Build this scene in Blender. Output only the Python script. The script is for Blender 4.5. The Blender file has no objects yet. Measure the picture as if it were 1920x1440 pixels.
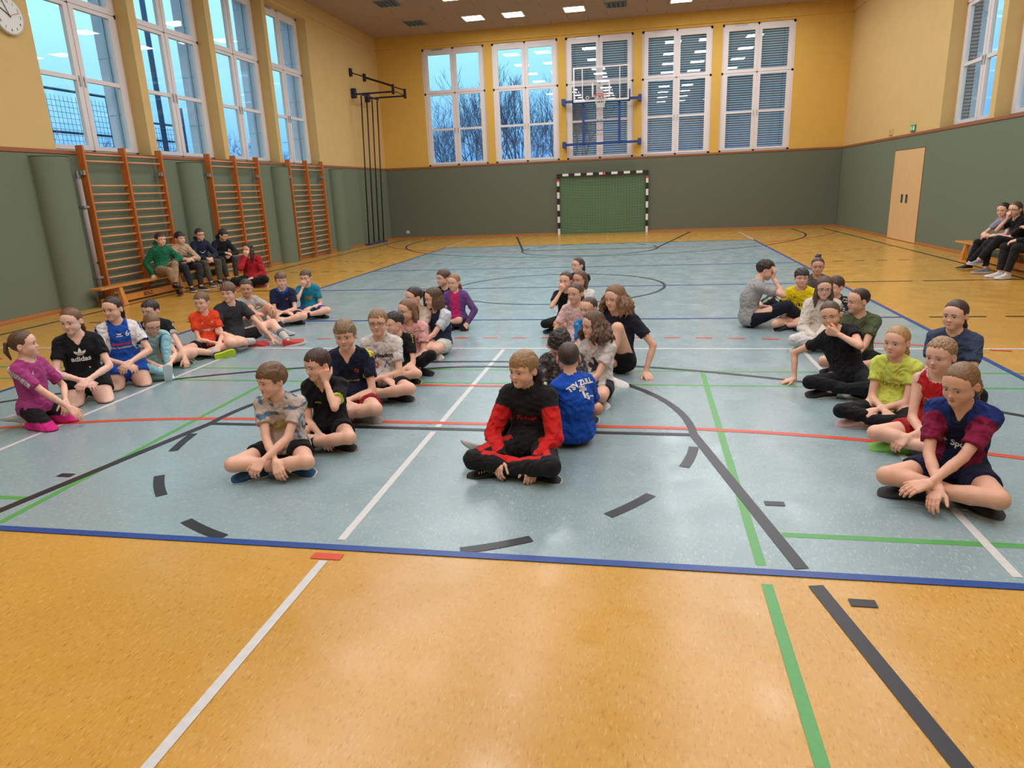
import bpy, bmesh, math, random
import numpy as np
from mathutils import Vector, Matrix
from mathutils.bvhtree import BVHTree
random.seed(11)
SC = bpy.context.scene

# ---------------------------------------------------------------- camera
cam_d = bpy.data.cameras.new('camera'); cam = bpy.data.objects.new('camera', cam_d); SC.collection.objects.link(cam)
CAMP = dict(f=1303.5, loc=(1.459, -11.791, 1.639), yaw=-0.193, pitch=-0.273, roll=-0.042)
def cam_basis():
    cy, sy = math.cos(CAMP['yaw']), math.sin(CAMP['yaw']); cp, sp = math.cos(CAMP['pitch']), math.sin(CAMP['pitch'])
    f = Vector((sy*cp, cy*cp, sp)); r = Vector((cy, -sy, 0)); u = r.cross(f)
    c, s = math.cos(CAMP['roll']), math.sin(CAMP['roll'])
    return f, c*r + s*u, -s*r + c*u
_f, _r, _u = cam_basis()
cam.matrix_world = Matrix(((_r.x, _u.x, -_f.x, CAMP['loc'][0]), (_r.y, _u.y, -_f.y, CAMP['loc'][1]), (_r.z, _u.z, -_f.z, CAMP['loc'][2]), (0, 0, 0, 1)))
cam_d.sensor_fit = 'HORIZONTAL'; cam_d.sensor_width = 36.0; cam_d.lens = CAMP['f'] * 36.0 / 1920.0
cam_d.clip_start = .05; cam_d.clip_end = 400
SC.camera = cam

# ---------------------------------------------------------------- sky: even overcast dusk
w = bpy.data.worlds.new('world'); SC.world = w; w.use_nodes = True
bg = w.node_tree.nodes['Background']
_wt = w.node_tree; _tc = _wt.nodes.new('ShaderNodeTexCoord'); _sx = _wt.nodes.new('ShaderNodeSeparateXYZ'); _wt.links.new(_tc.outputs['Generated'], _sx.inputs[0])
_cr = _wt.nodes.new('ShaderNodeValToRGB'); _wt.links.new(_sx.outputs['Z'], _cr.inputs['Fac']); _wt.links.new(_cr.outputs['Color'], bg.inputs['Color'])
_cr.color_ramp.elements[0].position = .02; _cr.color_ramp.elements[0].color = (0.12, 0.42, 1.0, 1); _cr.color_ramp.elements[1].position = .20; _cr.color_ramp.elements[1].color = (0.42, 0.88, 1.0, 1)   # hazy blue horizon, paler above
bg.inputs['Strength'].default_value = 0.90

# ---------------------------------------------------------------- exposure
SC.view_settings.view_transform = 'Standard'; SC.view_settings.look = 'None'
SC.view_settings.exposure = 0.52; SC.view_settings.gamma = 1.0; SC.view_settings.use_curve_mapping = False
LAMP_POWER = 1.0
# ---------------------------------------------------------------- helpers
COL = bpy.context.scene.collection
RNG = np.random.RandomState(7)

def lin(r, g, b):
    f = lambda c: ((c / 255.0) / 12.92) if c / 255.0 <= 0.04045 else ((c / 255.0 + 0.055) / 1.055) ** 2.4
    return (f(r), f(g), f(b))

def tag(o, label=None, cat=None, group=None, kind=None):
    if label: o['label'] = label
    if cat: o['category'] = cat
    if group: o['group'] = group
    if kind: o['kind'] = kind
    return o

def empty(name, loc=(0, 0, 0), rz=0.0, parent=None):
    o = bpy.data.objects.new(name, None); COL.objects.link(o)
    o.location = loc; o.rotation_euler = (0, 0, rz); o.empty_display_size = .1
    if parent: o.parent = parent
    return o

def mkobj(name, mesh, mat=None, parent=None, loc=None, smooth=False):
    o = bpy.data.objects.new(name, mesh); COL.objects.link(o)
    if mat is not None and len(mesh.materials) == 0:
        for m in (mat if isinstance(mat, (list, tuple)) else [mat]): mesh.materials.append(m)
    if smooth: mesh.shade_smooth()
    if parent: o.parent = parent
    if loc is not None: o.location = loc
    return o

class MB:
    """collects boxes, tubes, lofts; builds one mesh"""
    def __init__(s): s.v = []; s.f = []; s.m = []; s.cur = 0
    def add(s, vs, fs):
        n = len(s.v); s.v.extend([tuple(map(float, q)) for q in vs])
        for f in fs: s.f.append(tuple(n + i for i in f)); s.m.append(s.cur)
        return s
    def box(s, lo, hi, M=None):
        x0, y0, z0 = lo; x1, y1, z1 = hi
        vs = [(x0,y0,z0),(x1,y0,z0),(x1,y1,z0),(x0,y1,z0),(x0,y0,z1),(x1,y0,z1),(x1,y1,z1),(x0,y1,z1)]
        if M is not None: vs = [tuple(M @ Vector(q)) for q in vs]
        return s.add(vs, [(0,3,2,1),(4,5,6,7),(0,1,5,4),(1,2,6,5),(2,3,7,6),(3,0,4,7)])
    def bbox(s, lo, hi, b=.004):
        """box with bevelled vertical and top/bottom edges (chamfer)"""
        x0, y0, z0 = lo; x1, y1, z1 = hi
        def ring(z, i):
            return [(x0+b+i,y0+i,z),(x1-b-i,y0+i,z),(x1-i,y0+b+i,z),(x1-i,y1-b-i,z),(x1-b-i,y1-i,z),(x0+b+i,y1-i,z),(x0+i,y1-b-i,z),(x0+i,y0+b+i,z)]
        vs = ring(z0, b) + ring(z0+b, 0) + ring(z1-b, 0) + ring(z1, b)
        fs = [tuple(range(7,-1,-1)), tuple(range(24,32))]
        for k in range(3):
            for i in range(8):
                j = (i+1) % 8; fs.append((k*8+i, k*8+j, k*8+8+j, k*8+8+i))
        return s.add(vs, fs)
    def tube(s, pts, r, n=8, caps=True, r2=None):
        pts = [Vector(p) for p in pts]; m = len(pts); rings = []
        up = Vector((0,0,1)); prev = None
        for i, p in enumerate(pts):
            t = (pts[min(i+1,m-1)] - pts[max(i-1,0)])
            t = t.normalized() if t.length > 1e-9 else Vector((0,0,1))
            if prev is None:
                a = up if abs(t.z) < .95 else Vector((1,0,0)); x = t.cross(a).normalized()
            else:
                x = (prev - t * prev.dot(t)); x = x.normalized() if x.length > 1e-6 else t.orthogonal().normalized()
            prev = x; y = t.cross(x)
            rr = r[i] if isinstance(r, (list, tuple)) else r
            rings.append([p + x*rr*math.cos(2*math.pi*k/n) + y*rr*math.sin(2*math.pi*k/n) for k in range(n)])
        vs = [q for R_ in rings for q in R_]; fs = []
        for i in range(m-1):
            for k in range(n):
                j = (k+1) % n; fs.append((i*n+k, i*n+j, (i+1)*n+j, (i+1)*n+k))
        if caps: fs.append(tuple(range(n-1,-1,-1))); fs.append(tuple((m-1)*n+k for k in range(n)))
        return s.add(vs, fs)
    def prism(s, poly, z0, z1):
        n = len(poly); vs = [(x,y,z0) for x,y in poly] + [(x,y,z1) for x,y in poly]
        fs = [tuple(range(n-1,-1,-1)), tuple(range(n,2*n))] + [(i,(i+1)%n,n+(i+1)%n,n+i) for i in range(n)]
        return s.add(vs, fs)
    def mesh(s, name='m'):
        me = bpy.data.meshes.new(name); me.from_pydata(s.v, [], s.f)
        if any(s.m): me.polygons.foreach_set('material_index', s.m)
        me.update(); return me
    def build(s, name, mat=None, parent=None, loc=None, smooth=False):
        return mkobj(name, s.mesh(name), mat, parent, loc, smooth)

def npmesh(name, V, F, col=None):
    """mesh from numpy verts and quads (N,4)"""
    me = bpy.data.meshes.new(name); nv, nf = len(V), len(F); k = F.shape[1] if nf else 4
    me.vertices.add(nv); me.vertices.foreach_set('co', np.ascontiguousarray(V, np.float32).ravel())
    me.loops.add(nf*k); me.loops.foreach_set('vertex_index', np.ascontiguousarray(F, np.int32).ravel())
    me.polygons.add(nf); me.polygons.foreach_set('loop_start', np.arange(0, nf*k, k, dtype=np.int32))
    me.update(calc_edges=True); me.validate()
    if col is not None:
        a = me.color_attributes.new('col', 'FLOAT_COLOR', 'POINT')
        c = np.ones((nv, 4), np.float32); c[:, :3] = col; a.data.foreach_set('color', c.ravel())
    me.shade_smooth()
    return me

# ---------------------------------------------------------------- materials
class NT:
    def __init__(s, m): s.m = m; m.use_nodes = True; s.t = m.node_tree; s.n = s.t.nodes; s.l = s.t.links
    def __call__(s, typ, **kw):
        nd = s.n.new('ShaderNode' + typ)
        for k, v in kw.items():
            if k in nd.inputs.keys() if isinstance(k, str) else False:
                i = nd.inputs[k]
                if hasattr(v, 'is_linked') or isinstance(v, bpy.types.NodeSocket): s.l.new(v, i)
                else: i.default_value = v
            else: setattr(nd, k, v)
        return nd
    def link(s, a, b): s.l.new(a, b)

def c4(c): return (c[0], c[1], c[2], 1.0)

MATS = {}
def pbr(name, col, rough=.5, spec=.5, metal=0.0, noise_amt=0.0, noise_scale=20.0, bump=0.0, bump_scale=200.0, bump_dist=.002, coat=0.0, stretch=None, attr=False, sheen=0.0, sss=0.0):
    if name in MATS: return MATS[name]
    m = bpy.data.materials.new(name); T = NT(m); b = T.n['Principled BSDF']
    b.inputs['Roughness'].default_value = rough; b.inputs['Metallic'].default_value = metal
    b.inputs['Specular IOR Level'].default_value = spec; b.inputs['Coat Weight'].default_value = coat
    if coat: b.inputs['Coat Roughness'].default_value = .15
    if sheen: b.inputs['Sheen Weight'].default_value = sheen
    if sss:
        b.inputs['Subsurface Weight'].default_value = sss; b.inputs['Subsurface Radius'].default_value = (1.0, .35, .2); b.inputs['Subsurface Scale'].default_value = .006
    tc = T('TexCoord'); vec = tc.outputs['Object']
    if stretch:
        mp = T('Mapping'); T.link(vec, mp.inputs['Vector']); mp.inputs['Scale'].default_value = stretch; vec = mp.outputs['Vector']
    src = None
    if attr:
        a = T('Attribute', attribute_name='col'); src = a.outputs['Color']
    if noise_amt:
        nz = T('TexNoise'); T.link(vec, nz.inputs['Vector']); nz.inputs['Scale'].default_value = noise_scale; nz.inputs['Detail'].default_value = 4
        mr = T('MapRange'); T.link(nz.outputs['Fac'], mr.inputs['Value'])
        mr.inputs['From Min'].default_value = .3; mr.inputs['From Max'].default_value = .7
        mr.inputs['To Min'].default_value = 1-noise_amt; mr.inputs['To Max'].default_value = 1+noise_amt
        mx = T('Mix', data_type='RGBA', blend_type='MULTIPLY'); mx.inputs[0].default_value = 1
        if src is not None: T.link(src, mx.inputs[6])
        else: mx.inputs[6].default_value = c4(col)
        T.link(mr.outputs['Result'], mx.inputs[7]); src = mx.outputs[2]
    if src is not None: T.link(src, b.inputs['Base Color'])
    else: b.inputs['Base Color'].default_value = c4(col)
    if bump:
        nb = T('TexNoise'); T.link(vec, nb.inputs['Vector']); nb.inputs['Scale'].default_value = bump_scale; nb.inputs['Detail'].default_value = 3
        bp = T('Bump'); bp.inputs['Strength'].default_value = bump; bp.inputs['Distance'].default_value = bump_dist
        T.link(nb.outputs['Fac'], bp.inputs['Height']); T.link(bp.outputs['Normal'], b.inputs['Normal'])
    MATS[name] = m; return m

def emit(name, col, strength):
    if name in MATS: return MATS[name]
    m = bpy.data.materials.new(name); T = NT(m); T.n.remove(T.n['Principled BSDF'])
    e = T('Emission'); e.inputs['Color'].default_value = c4(col); e.inputs['Strength'].default_value = strength
    T.link(e.outputs[0], T.n['Material Output'].inputs['Surface']); MATS[name] = m; return m

def glass_mat(name, tint=(1,1,1), refl=1.0):
    if name in MATS: return MATS[name]
    m = bpy.data.materials.new(name); T = NT(m); T.n.remove(T.n['Principled BSDF'])
    tr = T('BsdfTransparent'); tr.inputs['Color'].default_value = c4(tint)
    gl = T('BsdfGlossy'); gl.inputs['Roughness'].default_value = .01
    lw = T('LayerWeight'); lw.inputs['Blend'].default_value = .5; pw = T('Math', operation='POWER'); T.link(lw.outputs['Facing'], pw.inputs[0]); pw.inputs[1].default_value = 5.0
    ml = T('Math', operation='MULTIPLY_ADD'); T.link(pw.outputs[0], ml.inputs[0]); ml.inputs[1].default_value = .9*refl; ml.inputs[2].default_value = .05*refl
    mx = T('MixShader'); T.link(ml.outputs[0], mx.inputs[0]); T.link(tr.outputs[0], mx.inputs[1]); T.link(gl.outputs[0], mx.inputs[2])
    T.link(mx.outputs[0], T.n['Material Output'].inputs['Surface']); MATS[name] = m; return m

# ---------------------------------------------------------------- lettering
TXT = {}
def text_mesh(t, bold=.02, shear=0.0):
    if (t, bold, shear) in TXT: return TXT[(t, bold, shear)]
    cu = bpy.data.curves.new('txt', 'FONT'); cu.body = t; cu.align_x = 'CENTER'; cu.align_y = 'CENTER'; cu.offset = bold; cu.shear = shear; cu.resolution_u = 3
    o = bpy.data.objects.new('txt', cu); COL.objects.link(o); dg = bpy.context.evaluated_depsgraph_get(); me = bpy.data.meshes.new_from_object(o.evaluated_get(dg)); bpy.data.objects.remove(o); TXT[(t, bold, shear)] = me; return me

# ---------------------------------------------------------------- implicit surfaces
def A(*p): return np.array(p, float)
def nrm(v): v = np.asarray(v, float); return v / (np.linalg.norm(v) + 1e-12)

def rcone(a, b, ra, rb):
    a = np.asarray(a, float); b = np.asarray(b, float); ba = b - a; L2 = max(ba @ ba, 1e-9); m = max(ra, rb)
    def f(X, Y, Z):
        x = X - a[0]; y = Y - a[1]; z = Z - a[2]
        t = np.clip((x*ba[0] + y*ba[1] + z*ba[2]) / L2, 0, 1)
        return np.sqrt((x - t*ba[0])**2 + (y - t*ba[1])**2 + (z - t*ba[2])**2) - (ra + (rb - ra)*t)
    return np.minimum(a, b) - m, np.maximum(a, b) + m, f

def ccone(a, b, ra, rb):
    """round cone cut flat at b"""
    lo, hi, f = rcone(a, b, ra, rb); b = np.asarray(b, float); d = nrm(b - np.asarray(a, float))
    return lo, hi, lambda X, Y, Z: np.maximum(f(X, Y, Z), (X - b[0])*d[0] + (Y - b[1])*d[1] + (Z - b[2])*d[2])

def ell(c, rad, R=None):
    c = np.asarray(c, float); rad = np.asarray(rad, float); R = np.eye(3) if R is None else np.asarray(R, float)
    ext = np.sqrt((R**2) @ (rad**2))
    def f(X, Y, Z):
        x = X - c[0]; y = Y - c[1]; z = Z - c[2]
        u = (x*R[0,0] + y*R[1,0] + z*R[2,0]) / rad[0]; v = (x*R[0,1] + y*R[1,1] + z*R[2,1]) / rad[1]; w_ = (x*R[0,2] + y*R[1,2] + z*R[2,2]) / rad[2]
        k0 = np.sqrt(u*u + v*v + w_*w_); k1 = np.sqrt((u/rad[0])**2 + (v/rad[1])**2 + (w_/rad[2])**2) + 1e-9
        return k0 * (k0 - 1) / k1
    return c - ext, c + ext, f

def smin(a, b, k):
    if k <= 0: return np.minimum(a, b)
    h = np.maximum(k - np.abs(a - b), 0) / k
    return np.minimum(a, b) - h*h*k*.25

class Grid:
    def __init__(s, lo, hi, h, fill=.06):
        s.lo = np.asarray(lo, float); s.h = h; s.n = np.maximum(np.ceil((np.asarray(hi, float) - s.lo) / h).astype(int) + 1, 3)
        s.F = np.full(tuple(s.n), fill, np.float32)
        s.ax = [(s.lo[i] + h*np.arange(s.n[i])).astype(np.float32) for i in range(3)]
    def sub(s, lo, hi):
        i0 = np.clip(np.floor((np.asarray(lo) - s.lo) / s.h).astype(int), 0, s.n); i1 = np.clip(np.ceil((np.asarray(hi) - s.lo) / s.h).astype(int) + 1, 0, s.n)
        if np.any(i1 <= i0): return None
        sl = tuple(slice(i0[i], i1[i]) for i in range(3))
        return sl, s.ax[0][sl[0]][:, None, None], s.ax[1][sl[1]][None, :, None], s.ax[2][sl[2]][None, None, :]
    def add(s, prim, k=.0, inf=0.0):
        m = k + inf + 2.2*s.h; r = s.sub(prim[0] - m, prim[1] + m)
        if r is None: return
        sl, X, Y, Z = r; s.F[sl] = smin(s.F[sl], (prim[2](X, Y, Z) - inf).astype(np.float32), k)
    def cut(s, prim, k=.0, inf=0.0):
        """subtract"""
        m = k + inf + 2*s.h; r = s.sub(prim[0] - m, prim[1] + m)
        if r is None: return
        sl, X, Y, Z = r; s.F[sl] = -smin(-s.F[sl], (prim[2](X, Y, Z) - inf).astype(np.float32), k)
    def clip(s, fn, lo=None, hi=None, k=0.0):
        """intersect with fn<0 (inside box lo..hi only, if given)"""
        r = s.sub(s.lo if lo is None else lo, (s.lo + s.h*s.n) if hi is None else hi)
        if r is None: return
        sl, X, Y, Z = r; s.F[sl] = -smin(-s.F[sl], -np.broadcast_to(fn(X, Y, Z), s.F[sl].shape).astype(np.float32), k)
    def disp(s, fn):
        X, Y, Z = s.ax[0][:, None, None], s.ax[1][None, :, None], s.ax[2][None, None, :]
        s.F += fn(X, Y, Z).astype(np.float32)
    def net(s):
        F = s.F; n = F.shape; ins = F < 0
        c = ins[:-1,:-1,:-1].astype(np.int8)
        for d in [(1,0,0),(0,1,0),(0,0,1),(1,1,0),(1,0,1),(0,1,1),(1,1,1)]:
            c = c + ins[d[0]:n[0]-1+d[0], d[1]:n[1]-1+d[1], d[2]:n[2]-1+d[2]]
        act = (c > 0) & (c < 8); I = np.argwhere(act)
        if len(I) == 0: return np.zeros((0,3)), np.zeros((0,4), int)
        idx = np.full(act.shape, -1, np.int32); idx[tuple(I.T)] = np.arange(len(I))
        acc = np.zeros((len(I),3)); cnt = np.zeros(len(I))
        cor = [(0,0,0),(1,0,0),(0,1,0),(1,1,0),(0,0,1),(1,0,1),(0,1,1),(1,1,1)]
        val = [F[I[:,0]+a, I[:,1]+b, I[:,2]+d] for a,b,d in cor]
        for p in range(8):
            for q in range(p+1, 8):
                if bin(p ^ q).count('1') != 1: continue
                m = (val[p] < 0) != (val[q] < 0)
                if not m.any(): continue
                t = val[p][m] / (val[p][m] - val[q][m]); cp, cq = np.array(cor[p]), np.array(cor[q])
                acc[m] += cp + t[:, None]*(cq - cp); cnt[m] += 1
        V = s.lo + (I + acc / cnt[:, None]) * s.h
        Q = []
        for ax in range(3):
            a = np.take(ins, range(0, n[ax]-1), ax); b = np.take(ins, range(1, n[ax]), ax)
            E = np.argwhere(a != b)
            if len(E) == 0: continue
            o1, o2 = [(1,2),(2,0),(0,1)][ax]
            ok = (E[:,o1] > 0) & (E[:,o2] > 0) & (E[:,o1] < n[o1]-1) & (E[:,o2] < n[o2]-1); E = E[ok]
            if len(E) == 0: continue
            def g(d1, d2):
                k = E.copy(); k[:,o1] += d1; k[:,o2] += d2; return idx[tuple(k.T)]
            q = np.stack([g(-1,-1), g(0,-1), g(0,0), g(-1,0)], 1)
            flip = b[tuple(E.T)]; q[flip] = q[flip][:, ::-1]; Q.append(q)
        return V, np.concatenate(Q)

def prims_bounds(prims, m):
    lo = np.min([p[0] for p in prims], 0) - m; hi = np.max([p[1] for p in prims], 0) + m
    return lo, hi

def waves(seed, n=6, wl=(.05, .12)):
    r = np.random.RandomState(seed); K = r.randn(n, 3); K /= np.linalg.norm(K, axis=1)[:, None]
    K *= (2*math.pi / r.uniform(wl[0], wl[1], n))[:, None]; ph = r.uniform(0, 6.28, n)
    def f(X, Y, Z):
        o = 0
        for k, p in zip(K, ph): o = o + np.sin(k[0]*X + k[1]*Y + k[2]*Z + p)
        return o / n
    return f
# ---------------------------------------------------------------- room shell
XL, XR, YB, YF, ZC = -7.91, 7.81, 13.68, -13.7, 6.88
ZS, ZT = 2.55, 6.45        # window sill and head
TW = .76                   # wall thickness
M_YEL = pbr('paint_yellow', lin(212, 178, 118), .85, .25, noise_amt=.03, noise_scale=3, bump=.35, bump_scale=90, bump_dist=.004)
M_YELB = pbr('back_wall_yellow', lin(216, 172, 84), .85, .25, noise_amt=.03, noise_scale=3, bump=.35, bump_scale=90, bump_dist=.004)  # more saturated yellow for the back wall and its beam
M_GRN = pbr('felt_green', lin(112, 122, 102), .95, .1, noise_amt=.07, noise_scale=60, bump=.4, bump_scale=250, bump_dist=.003)
M_GRND = pbr('felt_green_dark', lin(106, 110, 94), .95, .1, noise_amt=.07, noise_scale=60, bump=.4, bump_scale=250, bump_dist=.003)
M_RAIL = pbr('rail_brown', lin(150, 92, 58), .55, .4, noise_amt=.12, noise_scale=8, stretch=(1, 1, 12))
M_SKIRT = pbr('skirting_ochre', lin(176, 112, 64), .5, .4)
M_CEIL = pbr('ceiling_fibre', lin(176, 154, 138), .95, .1, noise_amt=.10, noise_scale=40, bump=.6, bump_scale=120, bump_dist=.004)
M_CEILB = pbr('ceiling_gap', lin(92, 70, 56), .95, .1)
M_WHITE = pbr('window_white', lin(226, 216, 214), .4, .5)
M_EXT = pbr('outer_render', lin(226, 222, 238), .9, .2)
M_GLASS = glass_mat('window_glass', (.97, .99, 1.0), 1.0)
M_METAL = pbr('zinc', lin(170, 172, 175), .4, .5, metal=.8)
M_DKMET = pbr('dark_metal', lin(40, 38, 40), .45, .5, metal=.4)
M_NAVY = pbr('navy_steel', lin(28, 62, 128), .35, .5)
M_BLK = pbr('black_paint', lin(28, 28, 30), .5, .4)
M_BENCH = pbr('wood_orange', lin(206, 134, 62), .4, .5, noise_amt=.14, noise_scale=5, stretch=(6, 6, .8), coat=.2)
M_UPR = pbr('wood_upright', lin(190, 106, 46), .45, .4, noise_amt=.16, noise_scale=6, stretch=(8, 8, .7), coat=.15)
M_RUNG = pbr('wood_rung', lin(206, 150, 104), .45, .4, noise_amt=.10, noise_scale=8, stretch=(10, 1, 10))

def floor_mat(name, base, light, dark, amt_l, amt_d):
    m = bpy.data.materials.new(name); T = NT(m); b = T.n['Principled BSDF']
    b.inputs['Roughness'].default_value = .26; b.inputs['Specular IOR Level'].default_value = .5
    tc = T('TexCoord')
    def fleck(sc, scale, lo, hi, det=2):
        mp = T('Mapping'); T.link(tc.outputs['Object'], mp.inputs['Vector']); mp.inputs['Scale'].default_value = sc; mp.inputs['Rotation'].default_value = (0, 0, .03)
        n = T('TexNoise'); T.link(mp.outputs['Vector'], n.inputs['Vector']); n.inputs['Scale'].default_value = scale; n.inputs['Detail'].default_value = det
        mr = T('MapRange'); T.link(n.outputs['Fac'], mr.inputs['Value']); mr.inputs['From Min'].default_value = lo; mr.inputs['From Max'].default_value = hi; return mr.outputs['Result']
    big = T('TexNoise'); T.link(tc.outputs['Object'], big.inputs['Vector']); big.inputs['Scale'].default_value = 1.3; big.inputs['Detail'].default_value = 5
    cr = T('ValToRGB'); T.link(big.outputs['Fac'], cr.inputs['Fac']); cr.color_ramp.elements[0].position = .3; cr.color_ramp.elements[1].position = .7
    cr.color_ramp.elements[0].color = c4([k*.93 for k in base]); cr.color_ramp.elements[1].color = c4([k*1.06 for k in base]); cur = cr.outputs['Color']
    for fac, col, amt in ((fleck((120, 26, 1), 1.0, .56, .70), light, amt_l), (fleck((130, 30, 1), 1.0, .60, .72), dark, amt_d), (fleck((60, 22, 1), 1.0, .60, .74), dark, amt_d*.6)):
        ml = T('Math', operation='MULTIPLY'); T.link(fac, ml.inputs[0]); ml.inputs[1].default_value = amt
        mx = T('Mix', data_type='RGBA'); T.link(ml.outputs[0], mx.inputs[0]); T.link(cur, mx.inputs[6]); mx.inputs[7].default_value = c4(col); cur = mx.outputs[2]
    T.link(cur, b.inputs['Base Color'])
    nr = T('TexNoise'); T.link(tc.outputs['Object'], nr.inputs['Vector']); nr.inputs['Scale'].default_value = 3.5; nr.inputs['Detail'].default_value = 6
    mr = T('MapRange'); T.link(nr.outputs['Fac'], mr.inputs['Value']); mr.inputs['From Min'].default_value = .35; mr.inputs['From Max'].default_value = .7; mr.inputs['To Min'].default_value = .20; mr.inputs['To Max'].default_value = .34; T.link(mr.outputs['Result'], b.inputs['Roughness'])
    bp = T('Bump'); bp.inputs['Strength'].default_value = .06; bp.inputs['Distance'].default_value = .004; nb = T('TexNoise'); T.link(tc.outputs['Object'], nb.inputs['Vector']); nb.inputs['Scale'].default_value = 14; T.link(nb.outputs['Fac'], bp.inputs['Height']); T.link(bp.outputs['Normal'], b.inputs['Normal'])
    return m
M_FY = floor_mat('lino_yellow', lin(198, 147, 62), lin(216, 180, 116), lin(156, 98, 34), .50, .75)
M_FB = floor_mat('lino_blue', lin(138, 158, 162), lin(178, 188, 184), lin(100, 130, 160), .70, .65)

floor = MB().box((XL - .05, YF, -.12), (XR + .05, YB + .05, 0)).build('floor', M_FY); tag(floor, kind='structure')
fb = MB().add([(-4.5, -9, .0012), (4.5, -9, .0012), (4.5, 9, .0012), (-4.5, 9, .0012)], [(0, 1, 2, 3)]).build('blue_court', M_FB, floor)

LC = {k: pbr('line_' + k, c, .35, .4, noise_amt=.06, noise_scale=30) for k, c in dict(black=lin(34, 32, 38), blue=lin(28, 66, 140), white=lin(204, 202, 200), red=lin(206, 72, 42), green=lin(80, 154, 78)).items()}
LZ = dict(green=.0018, white=.0024, red=.0030, black=.0036, blue=.0046)
def lz(colr, name):
    if name != 'dash_line': LZ[colr] += .000014
    return LZ[colr]
def strip(pts, wd, colr, name='court_line', closed=False):
    n = len(pts); L, R_ = [], []; zz = lz(colr, name)
    for i in range(n):
        a = pts[(i - 1) % n] if (closed or i > 0) else pts[0]; b = pts[(i + 1) % n] if (closed or i < n - 1) else pts[-1]
        dx, dy = b[0] - a[0], b[1] - a[1]; d = math.hypot(dx, dy) or 1; nx, ny = -dy/d*wd/2, dx/d*wd/2
        L.append((pts[i][0] + nx, pts[i][1] + ny, zz)); R_.append((pts[i][0] - nx, pts[i][1] - ny, zz))
    m = n if closed else n - 1; fs = [(i, n + i, n + (i + 1) % n, (i + 1) % n) for i in range(m)]
    return MB().add(L + R_, fs).build(name, LC[colr], floor)
def arc(cx, cy, r, a0, a1, n=32): return [(cx + r*math.cos(math.radians(a0 + (a1 - a0)*i/n)), cy + r*math.sin(math.radians(a0 + (a1 - a0)*i/n))) for i in range(n + 1)]
# volleyball (blue)
for q in ([(-4.475, -9), (-4.475, 9)], [(4.475, -9), (4.475, 9)], [(-4.5, -8.975), (4.5, -8.975)], [(-4.5, 8.975), (4.5, 8.975)], [(-4.45, 0), (4.45, 0)], [(-4.45, 3), (4.45, 3)], [(-4.45, -3), (4.45, -3)]): strip(q, .05, 'blue')
for yy in (3.1, -3.0):
    for sx in (-1, 1):
        for i in range(5): strip([(sx*(4.75 + i*.40), yy), (sx*(4.95 + i*.40), yy)], .045, 'black', 'dash_line')
strip([(4.62, .08), (5.6, .08)], .05, 'black'); strip([(5.75, .08), (7.2, .08)], .05, 'black'); strip([(-7.2, .08), (-4.62, .08)], .05, 'black')
# basketball (black)
for sy in (-1, 1):
    for sx in (-1, 1):
        for y0, y1 in (((7.25, 8.93), (9.06, 13.05)) if sy < 0 else ((7.25, 13.05),)):
            f_ = lambda y: 1.8 + 1.2*(y - 7.25)/5.8
            strip([(sx*f_(y0), sy*y0), (sx*f_(y1), sy*y1)], .062, 'black')
        for y in (8.28, 9.17, 10.1): strip([(sx*(1.88 + 1.2*(y - 7.25)/5.8), sy*y), (sx*(1.98 + 1.2*(y - 7.25)/5.8), sy*y)], .052, 'black', 'key_tick')
        strip([(sx*6.25, sy*11.5), (sx*6.25, sy*13.05)], .05, 'black')
    strip([(-1.8, sy*7.25), (1.8, sy*7.25)], .05, 'black')
    strip(arc(0, sy*7.25, 1.8, 180 if sy > 0 else 0, 360 if sy > 0 else 180, 48), .055, 'black')
    for k in range(7):
        if sy < 0 and k == 3: continue
        a = 180 + 12.9 + 25.7*k; a = a if sy < 0 else a - 180; strip(arc(0, sy*7.25, 1.8, a - 5.6, a + 5.6, 8), .062, 'black', 'dash_line')
    a0 = math.degrees(math.acos(6.25/6.25)); strip(arc(0, sy*11.5, 6.25, 0 if sy < 0 else 180, 180 if sy < 0 else 360, 72), .05, 'black')
    strip([(-7.2, sy*13.05), (7.2, sy*13.05)], .05, 'black')
for sx in (-1, 1): strip([(sx*7.2, -13.05), (sx*7.2, 13.05)], .05, 'black')
strip(arc(0, 0, 1.8, 0, 360, 72)[:-1], .05, 'black', 'centre_circle', True)
# handball (red)
for sy in (-1, 1):
    pts = arc(1.5, 13.12, 6.0, 360 - 20, 270, 20) + arc(-1.5, 13.12, 6.0, 270, 200, 20); strip([(x, sy*y) for x, y in pts], .055, 'red')
    strip([(-.5, sy*6.12), (.5, sy*6.12)], .05, 'red'); strip([(-.075, sy*9.06), (.075, sy*9.06)], .055, 'red')
    seg = []; x = -7.1
    pts = arc(-1.5, 13.12, 9.0, 225, 270, 60) + arc(1.5, 13.12, 9.0, 270, 315, 60)[0:]
    d = [0]
    for i in range(1, len(pts)): d.append(d[-1] + math.hypot(pts[i][0]-pts[i-1][0], pts[i][1]-pts[i-1][1]))
    def at(q): return (float(np.interp(q, d, [p[0] for p in pts])), float(np.interp(q, d, [p[1] for p in pts])))
    q = .05
    while q < d[-1] - .2:
        p0, p1 = at(q), at(q + .17)
        if abs(p0[0]) < 7.1: strip([(p0[0], sy*p0[1]), (p1[0], sy*p1[1])], .05, 'red', 'dash_line')
        q += .34
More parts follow.
